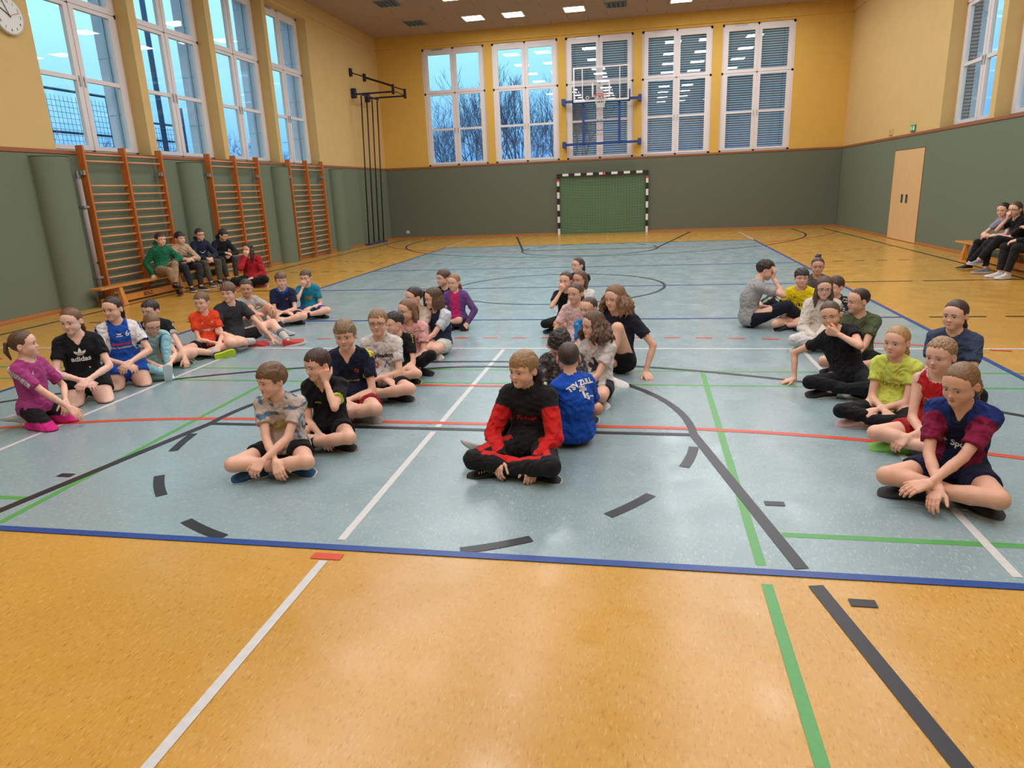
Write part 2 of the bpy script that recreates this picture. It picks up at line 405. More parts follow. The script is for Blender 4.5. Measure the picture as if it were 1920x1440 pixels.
# badminton (green), net across x = 0
for y in (-5.57, -6.03, -11.2, -11.67): strip([(-6.7, y), (6.7, y)], .04, 'green')
for sx in (-1, 1):
    strip([(sx*1.98, -11.67), (sx*1.98, -9.07)], .045, 'green'); strip([(sx*1.98, -8.92), (sx*1.98, -5.57)], .045, 'green')
    strip([(sx*2.12, -8.62), (sx*6.7, -8.62)], .045, 'green'); strip([(sx*5.94, -11.67), (sx*5.94, -5.57)], .04, 'green'); strip([(sx*6.7, -11.67), (sx*6.7, -5.57)], .04, 'green')
# white court
strip([(-7.3, -4.67), (7.3, -4.67)], .045, 'white')
for x in (0, -3.03, 3.0):
    strip([(x, -8.90), (x, -7.31)], .042, 'white'); strip([(x, -7.21), (x, -4.72)], .042, 'white'); strip([(x, -13.4), (x, -9.10)], .042, 'white')
for sx in (-1, 1): strip([(sx*4.48, 9.06), (sx*4.48, 12.4)], .045, 'white')
strip([(-6.8, 9.9), (-4.6, 9.9)], .045, 'white'); strip([(4.6, 9.9), (6.8, 9.9)], .045, 'white')

# walls ---------------------------------------------------------------
OPL = [(-1.45, .86), (1.07, 3.37), (3.57, 5.88), (6.05, 8.25)]
OPR = [(3.57, 5.88), (1.07, 3.37), (-1.45, .86)]
OPB = [(-6.25, -4.03), (-3.76, -1.48), (-1.22, 1.05), (1.33, 3.58), (3.88, 6.12)]
def wall_side(name, x0, sgn, ops, mat):
    mb = MB(); x1 = x0 + sgn*TW; a, b = min(x0, x1), max(x0, x1)
    mb.box((a, YF - TW, 0), (b, YB + TW, ZS)); mb.box((a, YF - TW, ZT), (b, YB + TW, ZC + .3)); y = YF - TW
    for o in sorted(ops): mb.box((a, y, ZS), (b, o[0], ZT)); y = o[1]
    mb.box((a, y, ZS), (b, YB + TW, ZT)); o = mb.build(name, mat); tag(o, kind='structure'); return o
wl = wall_side('wall_left', XL, -1, OPL, M_YEL); wr = wall_side('wall_right', XR, 1, OPR, M_YEL)
mb = MB(); mb.box((XL, YB, 0), (XR, YB + TW, ZS)); mb.box((XL, YB, ZT), (XR, YB + TW, ZC + .3)); x = XL
for o in OPB: mb.box((x, YB, ZS), (o[0], YB + TW, ZT)); x = o[1]
mb.box((x, YB, ZS), (XR, YB + TW, ZT)); wb = mb.build('wall_back', M_YELB); tag(wb, kind='structure')
wf = MB().box((XL, YF - TW, 0), (XR, YF, ZC + .3)).build('wall_front', M_YEL); tag(wf, kind='structure')
ceil = MB().box((XL, YF, ZC + .03), (XR, YB, ZC + .25)).build('ceiling', M_CEILB); tag(ceil, kind='structure')
# beam band along the top of the walls
for i, (lo, hi, mt) in enumerate([((XL, YF, 6.52), (XL + .05, YB, ZC), M_YEL), ((XL, YB - .05, 6.52), (XR, YB, ZC), M_YELB), ((XR - .05, YF, 6.52), (XR, YB, ZC), M_YEL)]):
    tag(MB().box(lo, hi).build('trim_%d' % (i + 1), mt), kind='structure')
# green wall covering, rail and skirting
def dado(side, lo, hi, seams, axis, mat):
    cuts = [lo] + seams + [hi]
    par = {'left': wl, 'right': wr, 'back': wb, 'front': wf}[side]
    for a, b in zip(cuts[:-1], cuts[1:]):
        if axis == 'y':
            x = XL if side == 'left' else XR; s = 1 if side == 'left' else -1
            MB().bbox((min(x, x + s*.03), a + .002, .06), (max(x, x + s*.03), b - .002, 2.485), .006).build('wall_panel', mat, par)
        else:
            y = YB if side == 'back' else YF; s = -1 if side == 'back' else 1
            MB().bbox((a + .002, min(y, y + s*.03), .06), (b - .002, max(y, y + s*.03), 2.485), .006).build('wall_panel', mat, par)
dado('left', YF, YB, [-10.0, -6.0, -2.08, 1.5, 9.6], 'y', M_GRN); dado('back', XL + .03, XR - .03, [], 'x', M_GRND); dado('front', XL + .03, XR - .03, [], 'x', M_GRN)
dado('right', YF, 6.46, [-9, -4.5, .2], 'y', M_GRN); dado('right', 8.46, YB, [], 'y', M_GRN)
MB().bbox((XR - .03, 6.46, 2.19), (XR, 8.46, 2.485), .004).build('wall_panel', M_GRN, wr)
for i, (lo, hi) in enumerate([((XL, YF, 2.485), (XL + .045, YB, 2.55)), ((XL + .045, YB - .045, 2.485), (XR - .045, YB, 2.55)), ((XR - .045, YF, 2.485), (XR, YB, 2.55))]):
    tag(MB().bbox(lo, hi, .006).build('trim_%d' % (i + 4), M_RAIL), kind='structure')
for nm, lo, hi in (('left', (XL, YF, 0), (XL + .035, YB, .062)), ('back', (XL + .035, YB - .035, 0), (XR - .035, YB, .062)), ('right', (XR - .035, YF, 0), (XR, 6.46, .062)), ('right', (XR - .035, 8.46, 0), (XR, YB, .062))):
    tag(MB().bbox(lo, hi, .006).build('baseboard_' + nm, M_SKIRT), kind='structure')

# windows -------------------------------------------------------------
WN = [0]
def window(M, W, H, sill_out=.12, handles=True):
    """local: x along wall from 0..W, y towards the room, z up from 0..H; frame lies in y -.07..0"""
    WN[0] += 1; root = empty('window_%d' % WN[0]); root.matrix_world = M; tag(root, kind='structure')
    mg, pw = .20*W/2.24, .81*W/2.24; c = W/2; cw = W - 2*mg - 2*pw
    fr = MB(); t = .07
    for lo, hi in (((0, 0), (t, H)), ((W - t, 0), (W, H)), ((0, 0), (W, t*.8)), ((0, H - t), (W, H)), ((c - .035, 0), (c + .035, H)), ((0, 2.40), (W, 2.47))):
        fr.box((lo[0], -.075, lo[1]), (hi[0], -.005, hi[1]))
    fr.build('frame', M_WHITE, root)
    def sash(x0, x1, z0, z1, px0, px1, rows):
        m = MB(); m.box((x0, -.06, z0), (px0, .012, z1)); m.box((px1, -.06, z0), (x1, .012, z1)); zs = [z0] + [q for r_ in rows for q in r_] + [z1]
        for i in range(0, len(zs), 2): m.box((px0, -.06, zs[i]), (px1, .012 if i in (0, len(zs) - 2) else .004, zs[i + 1]))
        sobj = m.build('sash', M_WHITE, root)
        for a, b in rows: MB().box((px0 - .005, -.034, a - .005), (px1 + .005, -.028, b + .005)).build('pane', M_GLASS, sobj)
    for x0, x1, p0, p1 in ((t - .01, c - .012, mg, mg + pw), (c + .012, W - t + .01, c + cw/2, c + cw/2 + pw)):
        sash(x0, x1, .05, 2.425, p0, p1, [(.12, 1.20), (1.27, 2.37)]); sash(x0, x1, 2.445, H - .05, p0, p1, [(2.54, H - .21)])
    for sx in (-1, 1):
        if handles:
            h = MB(); h.box((c + sx*.055 - .012, .012, 1.20), (c + sx*.055 + .012, .022, 1.28)); h.box((c + sx*.055 - .008, .022, 1.10), (c + sx*.055 + .008, .034, 1.26)); h.build('handle', M_METAL, root)
    v = MB(); v.box((c + .35, .012, H - .06), (c + .75, .03, H - .035)); v.build('vent_lever', M_METAL, root)
    MB().bbox((-.02, 0, -.03), (W + .02, sill_out, .0), .004).build('sill', M_WHITE, root)
    return root
def MM(x, y, o): 
    x, y = Vector(x), Vector(y); z = x.cross(y); return Matrix(((x.x, y.x, z.x, o[0]), (x.y, y.y, z.y, o[1]), (x.z, y.z, z.z, o[2]), (0, 0, 0, 1)))
REC = .27
for a, b in OPL: window(MM((0, -1, 0), (1, 0, 0), (XL - REC, b, ZS)), b - a, ZT - ZS, REC + .03)
for a, b in OPB: window(MM((-1, 0, 0), (0, -1, 0), (b, YB + .06, ZS)), b - a, ZT - ZS, .075)
for a, b in OPR: window(MM((0, 1, 0), (-1, 0, 0), (XR + REC, a, ZS)), b - a, ZT - ZS, REC + .03)
# metal clad outer reveals on the far side of each opening
for n_, (a, b) in enumerate(OPL):
    m = MB(); m.box((XL - TW, b - .03, ZS), (XL - REC - .08, b - .001, ZT)); r_ = m.build('outer_reveal', M_EXT, wl)
    g_ = MB(); g_.box((XL - .56, b - .055, ZS), (XL - .52, b - .03, ZT)); g_.build('blind_track', M_METAL, wl)
    for z in (3.3, 4.3, 5.3, 6.2): MB().box((XL - TW, b - .036, z), (XL - REC - .08, b - .03, z + .012)).build('sheet_joint', M_METAL, wl)
for a, b in OPR:
    MB().box((XR + REC + .08, b - .03, ZS), (XR + TW, b - .001, ZT)).build('outer_reveal', M_EXT, wr)

# outside venetian blinds --------------------------------------------
M_SLAT = pbr('blind_slat', lin(150, 150, 156), .5, .5)
def blind(M, W, H, n, label, tilt=-.80, group='outside venetian blinds'):
    root = empty('window_blind'); root.matrix_world = M; tag(root, label, 'blind', group); p = H/n
    mb = MB(); c, s_ = math.cos(tilt)*.037, math.sin(tilt)*.037
    mb.add([(0, -c, s_), (W, -c, s_), (W, -.01, s_*.45), (0, -.01, s_*.45), (W, c, -s_), (0, c, -s_), (0, -c, s_ - .002), (W, -c, s_ - .002), (W, -.01, s_*.45 - .003), (0, -.01, s_*.45 - .003), (W, c, -s_ - .002), (0, c, -s_ - .002)],
           [(0, 1, 2, 3), (3, 2, 4, 5), (6, 9, 8, 7), (9, 11, 10, 8), (0, 6, 7, 1), (5, 4, 10, 11)])
    me = mb.mesh('slat'); me.materials.append(M_SLAT)
    for i in range(n):
        o = bpy.data.objects.new('slat', me); COL.objects.link(o); o.parent = root; o.location = (0, 0, p*(i + .5))
    for fx in (.12, .88): MB().box((W*fx - .004, -.002, 0), (W*fx + .004, .002, H)).build('cord', M_DKMET, root)
    MB().box((0, -.03, -.01), (W, .03, .02)).build('bottom_rail', M_SLAT, root)
names = ['lowered venetian blind behind the basketball hoop on the back wall', 'lowered venetian blind in the window right of the basketball hoop', 'lowered venetian blind in the rightmost window of the back wall']
for (a, b), lb in zip(OPB[2:], names): blind(MM((-1, 0, 0), (0, -1, 0), (b - .03, YB + .24, ZS + .02)), b - a - .06, ZT - ZS - .04, 54, lb)
blind(MM((-1, 0, 0), (0, -1, 0), (XR + .54, 5.81, ZS + .02)), .17, 3.6, 50, 'narrow slat strip added for a blind guide and its reflection, right wall window', -.35)  # slat strip added in place of the blind's guide and its reflection

# ceiling tiles -------------------------------------------------------
tw_, td_ = 1.25, .625; tm = MB().bbox((.004, .004, 0), (tw_ - .004, td_ - .004, .03), .006).mesh('ceiling_tile'); tm.materials.append(M_CEIL)
ny = int((YB - 6.8)/td_)
for j in range(ny):
    y = YB - (j + 1)*td_; off = -.62 if j % 2 else 0; x = XL + off
    while x < XR:
        if x >= XL - .01 and x + tw_ <= XR + .05:
            o = bpy.data.objects.new('ceiling_tile', tm); COL.objects.link(o); o.parent = ceil; o.location = (x, y, ZC)
        else:
            a, b = max(x, XL), min(x + tw_, XR)
            if b - a > .05: MB().bbox((a + .004, y + .004, ZC), (b - .004, y + td_ - .004, ZC + .03), .006).build('ceiling_tile', M_CEIL, ceil)
        x += tw_
MB().box((XL, YF, ZC), (XR, YB - ny*td_, ZC + .03)).build('ceiling_field', M_CEIL, ceil)

# ceiling lights and vents -------------------------------------------
M_LAMP = emit('lamp_diffuser', (.96, .98, 1.0), 21.0*LAMP_POWER)
rows = [11.8, 9.2, 6.6, 4.0, 1.4, -1.2, -3.8, -6.4, -9.0, -11.6]; cols = [-3.9, -2.62, -.72, 2.48, 3.75, 5.5]
LF = MB(); 
for lo, hi in (((-.34, -.34), (.34, -.30)), ((-.34, .30), (.34, .34)), ((-.34, -.30), (-.30, .30)), ((.30, -.30), (.34, .30))): LF.box((lo[0], lo[1], -.02), (hi[0], hi[1], .02))
lfm = LF.mesh('lamp_frame'); lfm.materials.append(M_WHITE); ldm = MB().add([(-.30, -.30, -.012), (-.30, .30, -.012), (.30, .30, -.012), (.30, -.30, -.012)], [(0, 1, 2, 3)]).mesh('lamp_diffuser'); ldm.materials.append(M_LAMP)
seen = {(11.8, -3.9): 'lit square ceiling lamp nearest the left wall, over the back windows', (11.8, -2.62): 'lit square ceiling lamp, second from the left wall over the back windows', (11.8, -.72): 'lit square ceiling lamp above the gap beside the hooped window', (11.8, 2.48): 'lit square ceiling lamp at the top edge right of the dark vent', (9.2, -3.9): 'lit square ceiling lamp at the top edge above the leftmost ones'}
for y in rows:
    for x in cols:
        r_ = empty('ceiling_lamp', (x, y, ZC - .002)); tag(r_, seen.get((y, x), 'lit square ceiling lamp in the rows out of frame overhead'), 'lamp', 'square ceiling lamps')
        for nm, me in (('frame', lfm), ('diffuser', ldm)):
            o = bpy.data.objects.new(nm, me); COL.objects.link(o); o.parent = r_
M_VENT = pbr('vent_grey', lin(120, 140, 160), .4, .5, metal=.3); M_VENTB = pbr('vent_back', lin(70, 84, 100), .8)
def vent(x, y, label):
    r_ = empty('ceiling_vent', (x, y, ZC - .002)); tag(r_, label, 'vent', 'ceiling vents')
    MB().box((-.31, -.31, -.004), (.31, .31, .0)).build('backing', M_VENTB, r_)
    for i in range(5):
        xx = -.27 + i*.135; MB().box((xx - .012, -.30, -.03), (xx + .012, .30, -.004)).build('slat', M_VENT, r_)
    fr = MB()
    for lo, hi in (((-.32, -.32), (.32, -.30)), ((-.32, .30), (.32, .32)), ((-.32, -.30), (-.30, .30)), ((.30, -.30), (.32, .30))): fr.box((lo[0], lo[1], -.02), (hi[0], hi[1], 0))
    fr.build('frame', M_VENT, r_)
vent(-5.82, 11.8, 'grey slatted ceiling vent near the left back corner'); vent(-5.82, 9.25, 'grey slatted ceiling vent at the top edge on the left'); vent(.55, 11.72, 'pale grey ceiling vent right of the three lit lamps')
# ---------------------------------------------------------------- fittings
# door on the right wall
M_DOOR = pbr('door_birch', lin(222, 180, 128), .5, .4, noise_amt=.06, noise_scale=4, stretch=(1, 6, .5))
d1 = empty('door_1', (XR, 7.46, 0)); tag(d1, kind='structure')
for sy, nm in ((-1, 'door_leaf'), (1, 'door_leaf')):
    a, b = (-.985, -.003) if sy < 0 else (.003, .985)
    lf = MB().bbox((-.045, a, .012), (-.005, b, 2.175), .004).build(nm, M_DOOR, d1)
    MB().bbox((-.050, sy*.16 - .075, .92), (-.044, sy*.16 + .075, 1.13), .003).build('handle_plate', M_METAL, lf)
    MB().bbox((-.0525, sy*.16 - .055, .94), (-.0495, sy*.16 + .055, 1.11), .002).build('handle_recess', M_BLK, lf)
    MB().bbox((-.062, sy*.16 - .01, .97), (-.052, sy*.16 + .01, 1.08), .003).build('pull_ring', M_METAL, lf)
jm = MB(); jm.box((-.035, -1.0, 0), (0, -.985, 2.19)); jm.box((-.035, .985, 0), (0, 1.0, 2.19)); jm.box((-.035, -1.0, 2.178), (0, 1.0, 2.19)); jm.build('door_frame', pbr('door_jamb', lin(120, 86, 58), .6), d1)
# exit sign and box on the right wall
ex = MB().bbox((XR - .03, 7.30, 2.585), (XR, 7.60, 2.735), .003).build('exit_sign', pbr('sign_green', lin(40, 140, 90), .4)); tag(ex, 'small green escape route sign above the right wall rail', 'sign')
pg = MB(); x_ = XR - .0315
for y0, y1, z0, z1 in ((7.33, 7.41, 2.61, 2.71), (7.52, 7.57, 2.61, 2.71), (7.43, 7.50, 2.64, 2.66), (7.455, 7.475, 2.66, 2.70)): pg.box((x_, y0, z0), (x_ + .002, y1, z1))
pg.build('pictogram', pbr('sign_white', lin(225, 235, 225), .5), ex)
bx = MB().bbox((XR - .03, 8.93, 2.60), (XR, 9.20, 2.76), .004).build('wall_box', pbr('box_beige', lin(206, 178, 120), .6)); tag(bx, 'beige flush wall box above the rail left of the exit sign', 'wall box')
MB().box((XR - .033, 9.0, 2.64), (XR - .029, 9.12, 2.72)).build('cover', pbr('box_cover', lin(190, 150, 90), .6), bx)
ot = MB().bbox((-7.29, YB - .045, .20), (-7.17, YB - .03, .30), .004).build('wall_outlet', M_WHITE); tag(ot, 'small white socket low on the green back wall', 'socket')
MB().box((-7.245, YB - .047, .235), (-7.215, YB - .044, .265)).build('socket_hole', M_DKMET, ot)
# clock
ck = empty('wall_clock', (XL, -1.90, 4.42)); tag(ck, 'round white wall clock high on the left wall', 'clock')
def disc(mb, r, x0, x1, n=40):
    mb.add([(x0, r*math.cos(2*math.pi*k/n), r*math.sin(2*math.pi*k/n)) for k in range(n)] + [(x1, r*math.cos(2*math.pi*k/n), r*math.sin(2*math.pi*k/n)) for k in range(n)], [tuple(range(n - 1, -1, -1)), tuple(range(n, 2*n))] + [(k, (k+1) % n, n + (k+1) % n, n + k) for k in range(n)]); return mb
disc(MB(), .26, 0, .07).build('case', pbr('clock_case', lin(190, 185, 175), .5), ck); disc(MB(), .242, .07, .074).build('dial', pbr('clock_dial', lin(226, 224, 218), .5), ck)
rt = Matrix(((0, 0, 1, 0), (-1, 0, 0, 0), (0, 1, 0, 0), (0, 0, 0, 1)))  # text x -> -y (seen from the room), y -> z
rt = Matrix(((0, 0, 1, 0), (1, 0, 0, 0), (0, 1, 0, 0), (0, 0, 0, 1)))
M_INK = pbr('ink_black', lin(30, 30, 32), .6); M_INKR = pbr('ink_red', lin(190, 40, 50), .5)
for k in range(1, 13):
    a = math.radians(90 - 30*k); me = text_mesh(str(k), .01).copy(); o = mkobj('numeral', me, M_INK, ck); o.matrix_local = Matrix.Translation((.0755, .195*math.cos(a), .195*math.sin(a))) @ rt @ Matrix.Scale(.055, 4)
for a, L, wd, m_, xx in ((150, .17, .014, M_INK, .080), (115, .21, .010, M_INK, .083), (20, .20, .006, M_INKR, .086)):
    hnd = MB().box((xx, -.03, -wd/2), (xx + .002, L, wd/2)).build('hand', m_, ck); hnd.rotation_euler = (math.radians(a), 0, 0)

# column pads on the left wall
for yc, lb in ((-1.72, 'green rounded column pad left of the nearest wall bars'), (1.86, 'green rounded column pad between the first and second wall bars'), (5.60, 'green rounded column pad between the second and third wall bars'), (9.05, 'green rounded column pad right of the farthest wall bars')):
    n = 20; prof = [(XL + .03 +   .24*math.sin(math.pi*k/n)**.8, yc - .34*math.cos(math.pi*k/n)) for k in range(n + 1)]
    mb = MB(); vs = [(x, y, 0.0) for x, y in prof] + [(x, y, 2.43) for x, y in prof]; mb.add(vs, [(k, k + 1, n + 2 + k, n + 1 + k) for k in range(n)])
    p = mb.build('column_pad', M_GRN, smooth=True); tag(p, lb, 'wall pad', 'column pads')
    c = MB().prism(prof, 2.425, 2.432).build('top_cap', pbr('pad_cap', lin(176, 180, 170), .7), p)
    MB().tube([(x, y, 2.43) for x, y in prof], .006, 6).build('cap_edge', pbr('pad_edge', lin(50, 54, 50), .7), p)

# wall bars
zr = [2.49, 2.38, 1.98] + [1.98 - .1408*i for i in range(1, 14)]
rm = MB().tube([(0, .02, 0), (0, .955, 0)], .017, 10).mesh('rung'); rm.materials.append(M_RUNG); rm.shade_smooth()
um = MB().bbox((0, -.0225, 0), (.135, .0225, 2.63), .006).mesh('upright'); um.materials.append(M_UPR)
xb = XL + .085
def wall_bars(y0, lb, sp=.985):
    r_ = empty('wall_bars', (xb, y0, 0)); tag(r_, lb, 'wall bars', 'wooden wall bars on the left wall')
    for i in range(3):
        o = bpy.data.objects.new('upright', um); COL.objects.link(o); o.parent = r_; o.location = (0, i*sp, 0)
        MB().bbox((.02, i*sp - .05, .0), (.12, i*sp + .05, .07), .004).build('foot_bracket', M_METAL, r_)
        if i != 1:
            b = MB(); b.bbox((-.055, i*sp - .12, 2.08), (-.045, i*sp - .06, 2.30), .003); b.bbox((-.05, i*sp - .10, 2.16), (.09, i*sp - .075, 2.22), .003); b.bbox((.05, i*sp - .075, 2.15), (.12, i*sp - .02, 2.23), .003); b.build('wall_bracket', M_METAL, r_)
    for f_ in range(2):
        for z in zr:
            o = bpy.data.objects.new('rung', rm); COL.objects.link(o); o.parent = r_; o.location = (.085 if z < 2.45 else .06, f_*sp + .005, z)
    return r_
wall_bars(-1.13, 'wooden wall bars behind the bench with the boys, nearest the camera'); wall_bars(2.41, 'wooden wall bars behind the woman in red, middle of three'); wall_bars(5.96, 'wooden wall bars farthest from the camera, no one in front')
# stored grey post beside the first wall bars
ps = MB().tube([(XL + .20, -1.34, .0), (XL + .20, -1.34, 2.09)], .042, 14).build('stored_post', pbr('post_grey', lin(150, 140, 136), .6), smooth=True); tag(ps, 'grey padded post stored upright beside the nearest wall bars', 'post')
for z in (.45, 1.62): MB().bbox((XL + .14, -1.40, z), (XL + .26, -1.28, z + .04), .004).build('clamp', M_METAL, ps)
MB().tube([(XL + .20, -1.34, 2.09), (XL + .20, -1.34, 2.22)], .016, 8).build('top_pin', M_METAL, ps); MB().tube([(XL + .20, -1.30, .72), (XL + .27, -1.34, .72)], .02, 8).build('knob', M_DKMET, ps)

# benches
def bench(name_lb, x, y0, y1, hgt=.33, text=None):
    r_ = empty('gym_bench', (x, y0, 0)); tag(r_, name_lb, 'bench', 'wooden gym benches'); L = y1 - y0
    MB().bbox((-.125, 0, hgt - .035), (.125, L, hgt), .008).build('seat', M_BENCH, r_)
    for q in (.45, L/2, L - .45):
        for sx in (-1, 1):
            mb = MB(); mb.add([(sx*.05, q - .04, hgt - .035), (sx*.11, q - .04, hgt - .035), (sx*.11, q + .04, hgt - .035), (sx*.05, q + .04, hgt - .035), (sx*.10, q - .05, .0), (sx*.17, q - .05, .0), (sx*.17, q + .05, .0), (sx*.10, q + .05, .0)], [(0, 1, 2, 3), (7, 6, 5, 4), (0, 4, 5, 1), (1, 5, 6, 2), (2, 6, 7, 3), (3, 7, 4, 0)] if sx > 0 else [(3, 2, 1, 0), (4, 5, 6, 7), (1, 5, 4, 0), (2, 6, 5, 1), (3, 7, 6, 2), (0, 4, 7, 3)])
            mb.build('leg', M_BENCH, r_)
    bm_ = MB().bbox((-.03, .1, .03), (.03, L - .1, .14), .005).build('beam', M_BENCH, r_)
    return r_
b1 = bench('long wooden gym bench along the left wall with four boys seated', -7.45, -1.75, 2.30)
b2 = bench('wooden gym bench along the right wall with girls in black', 7.52, -.75, 3.30)
me = text_mesh('BENZ', .02).copy(); o = mkobj('lettering', me, M_INK, b1); o.matrix_local = Matrix.Translation((.0315, 1.20, .085)) @ rt @ Matrix.Scale(.10, 4)

# goal
gx, gy = 1.5, YB - .12; gl = empty('handball_goal', (0, gy, 0)); tag(gl, 'black and white striped handball goal against the back wall', 'goal')
M_GW, M_GR = pbr('goal_white', lin(226, 220, 218), .45), pbr('goal_red', lin(206, 48, 48), .5)
def striped(lo, hi, ax, n, name, start_white):
    for i in range(n):
        a, b = list(lo), list(hi); d = (hi[ax] - lo[ax])/n; a[ax] = lo[ax] + d*i; b[ax] = a[ax] + d
        MB().box(a, b).build(name, M_GW if (i % 2 == 0) == start_white else M_BLK, gl)
for sx in (-1, 1): striped((sx*(gx + .04) - .04, -.04, 0), (sx*(gx + .04) + .04, .04, 1.88), 2, 9, 'post_band', True); MB().box((sx*(gx + .04) - .041, -.041, 1.88), (sx*(gx + .04) + .041, .041, 2.08)).build('corner', M_BLK, gl)
striped((-1.38, -.04, 2.0), (1.38, .04, 2.08), 0, 13, 'crossbar_band', True)
for sx in (-1, 1): MB().box((1.38*sx - .0 if sx > 0 else -1.50, -.04, 2.0), (1.50 if sx > 0 else -1.38, .04, 2.08)).build('crossbar_end', M_BLK, gl)
for x, z in ((-1.54, 1.86), (1.54, 1.86), (.06, 2.04)): MB().box((x - .043, -.043, z - .04), (x + .043, -.040, z + .04)).build('red_mark', M_GR, gl)
M_NET = pbr('net_green', lin(110, 150, 112), .8)
nt = MB()
def nety(u, v): return .015 + .055*math.sin(math.pi*v)*(1 - .3*abs(u)) + .012*math.sin(u*5)
nu, nv = 30, 21
for j in range(nv + 1):
    v = j/nv; pts = [(-1.48 + 2.96*i/nu, nety(-1 + 2*i/nu, v), max(.01, 2.0*v - .10*(1 - (2*i/nu - 1)**2)*(v > .05))) for i in range(nu + 1)]; nt.tube(pts, .0035, 3, caps=False)
for i in range(nu + 1):
    u = -1 + 2*i/nu; pts = [(-1.48 + 2.96*i/nu, nety(u, j/nv), max(.01, 2.0*j/nv - .10*(1 - u*u)*(j/nv > .05))) for j in range(nv + 1)]; nt.tube(pts, .0035, 3, caps=False)
nt.build('net', M_NET, gl)
cl = MB(); g_ = [[(-1.48 + 2.96*i/12, .082, max(.012, 2.0*j/8 - .12*(1 - (2*i/12 - 1)**2)*(j > 0))) for i in range(13)] for j in range(9)]
cl.add([p for r2 in g_ for p in r2], [(j*13+i, j*13+i+1, (j+1)*13+i+1, (j+1)*13+i) for j in range(8) for i in range(12)]); cl.build('backing_sheet', pbr('goal_sheet', lin(92, 116, 86), .85), gl, smooth=True)

# basketball backboard
bk = empty('basketball_hoop', (0, YB - .5, 0)); tag(bk, 'clear basketball backboard with red rim on a blue steel frame', 'basketball hoop')
gb = MB().box((-.90, -.01, 4.36), (.90, 0, 5.40)).build('backboard', glass_mat('acrylic', (.95, .96, .97), 1.0), bk)
bd = MB()
for lo, hi in (((-.92, 4.34), (.92, 4.40)), ((-.92, 5.37), (.92, 5.42)), ((-.92, 4.40), (-.87, 5.37)), ((.87, 4.40), (.92, 5.37)), ((-.30, 4.48), (-.25, 4.92)), ((.25, 4.48), (.30, 4.92)), ((-.63, 4.40), (-.60, 5.37)), ((.60, 4.40), (.63, 5.37))): bd.box((lo[0], -.016, lo[1]), (hi[0], -.008, hi[1]))
bd.build('white_border', M_GW, bk)
ed = MB(); ed.box((-.95, -.03, 4.29), (.95, .03, 4.34)); ed.box((-.96, -.03, 4.29), (-.92, .03, 4.66)); ed.box((.92, -.03, 4.29), (.96, .03, 4.66)); ed.build('edge_guard', pbr('navy_pad', lin(22, 34, 66), .6), bk)
fr = MB()
for z, x0, x1 in ((4.39, -1.24, 1.24), (3.02, -1.24, 1.24)): fr.bbox((x0, .10, z - .04), (x1, .18, z + .04), .005)
for x in (-.60, .60): fr.bbox((x - .04, .04, 3.0), (x + .04, .12, 4.36), .005)
fr.box((-.60, .06, 3.70), (.60, .09, 3.73)); fr.box((-.60, .06, 3.42), (.60, .08, 3.44)); fr.build('steel_frame', M_NAVY, bk)
for x in (-1.27, 1.27):
    for z in (4.39, 3.02): MB().bbox((x - .06, .06, z - .10), (x + .06, .455, z + .10), .006).build('wall_mount', M_NAVY, bk)
rimz = 4.50; rm_ = MB(); rm_.tube([(.225*math.cos(a), -.38 + .225*math.sin(a), rimz) for a in np.linspace(0, 2*math.pi, 33)], .010, 8, caps=False); rm_.bbox((-.08, -.16, rimz - .06), (.08, -.012, rimz + .01), .004); rm_.build('rim', M_GR, bk)
nt = MB()
for k in range(12):
    for sg in (1, -1):
        pts = []
        for j in range(7):
            t = j/6; a = 2*math.pi*(k/12 + sg*t*.16); r2 = .222*(1 - .45*t**.7); pts.append((r2*math.cos(a), -.38 + r2*math.sin(a), rimz - .40*t))
        nt.tube(pts, .005, 4, caps=False)
nt.build('hoop_net', pbr('net_white', lin(226, 222, 214), .8), bk)
MB().tube([(-.45 + .05*math.cos(a), -.03, 4.46 + .05*math.sin(a)) for a in np.linspace(0, 6.283, 17)], .012, 6, caps=False).build('hook_ring', M_GW, bk)

# climbing poles in the left back corner
cp = empty('climbing_poles', (XL, 11.0, 0)); tag(cp, 'four black climbing poles on swing arms in the left back corner', 'climbing poles')
for i in range(4):
    y = 11.02 + i*.47 - 11.0; MB().tube([(.16, y, .06), (.40, y - .10, 4.72)], .021, 10).build('pole', M_BLK, cp, smooth=True)
MB().bbox((.08, -.10, .0), (.24, 1.60, .05), .005).build('floor_rail', M_NAVY, cp)
for y in (.12, 1.28):
    MB().tube([(.05, y, 4.80), (1.42, y, 4.80)], .028, 8).build('swing_arm', pbr('navy_dark', lin(26, 34, 70), .4), cp); MB().tube([(.05, y, 5.45), (1.42, y, 4.98)], .018, 8).build('tie_rod', M_BLK, cp)
    MB().bbox((1.38, y - .03, 4.72), (1.46, y + .03, 5.02), .004).build('arm_end', M_BLK, cp); MB().bbox((0, y - .06, 5.34), (.08, y + .06, 5.58), .01).build('wall_bracket', M_BLK, cp); MB().bbox((0, y - .06, 4.68), (.16, y + .06, 4.98), .01).build('hinge_bracket', pbr('navy_dark', lin(26, 34, 70), .4), cp)
MB().tube([(.40, -.15, 4.76), (.40, 1.45, 4.76)], .03, 8).build('head_bar', pbr('navy_dark', lin(26, 34, 70), .4), cp); MB().tube([(1.42, .12, 4.82), (1.42, 1.28, 4.82)], .016, 8).build('cross_bar', M_BLK, cp)
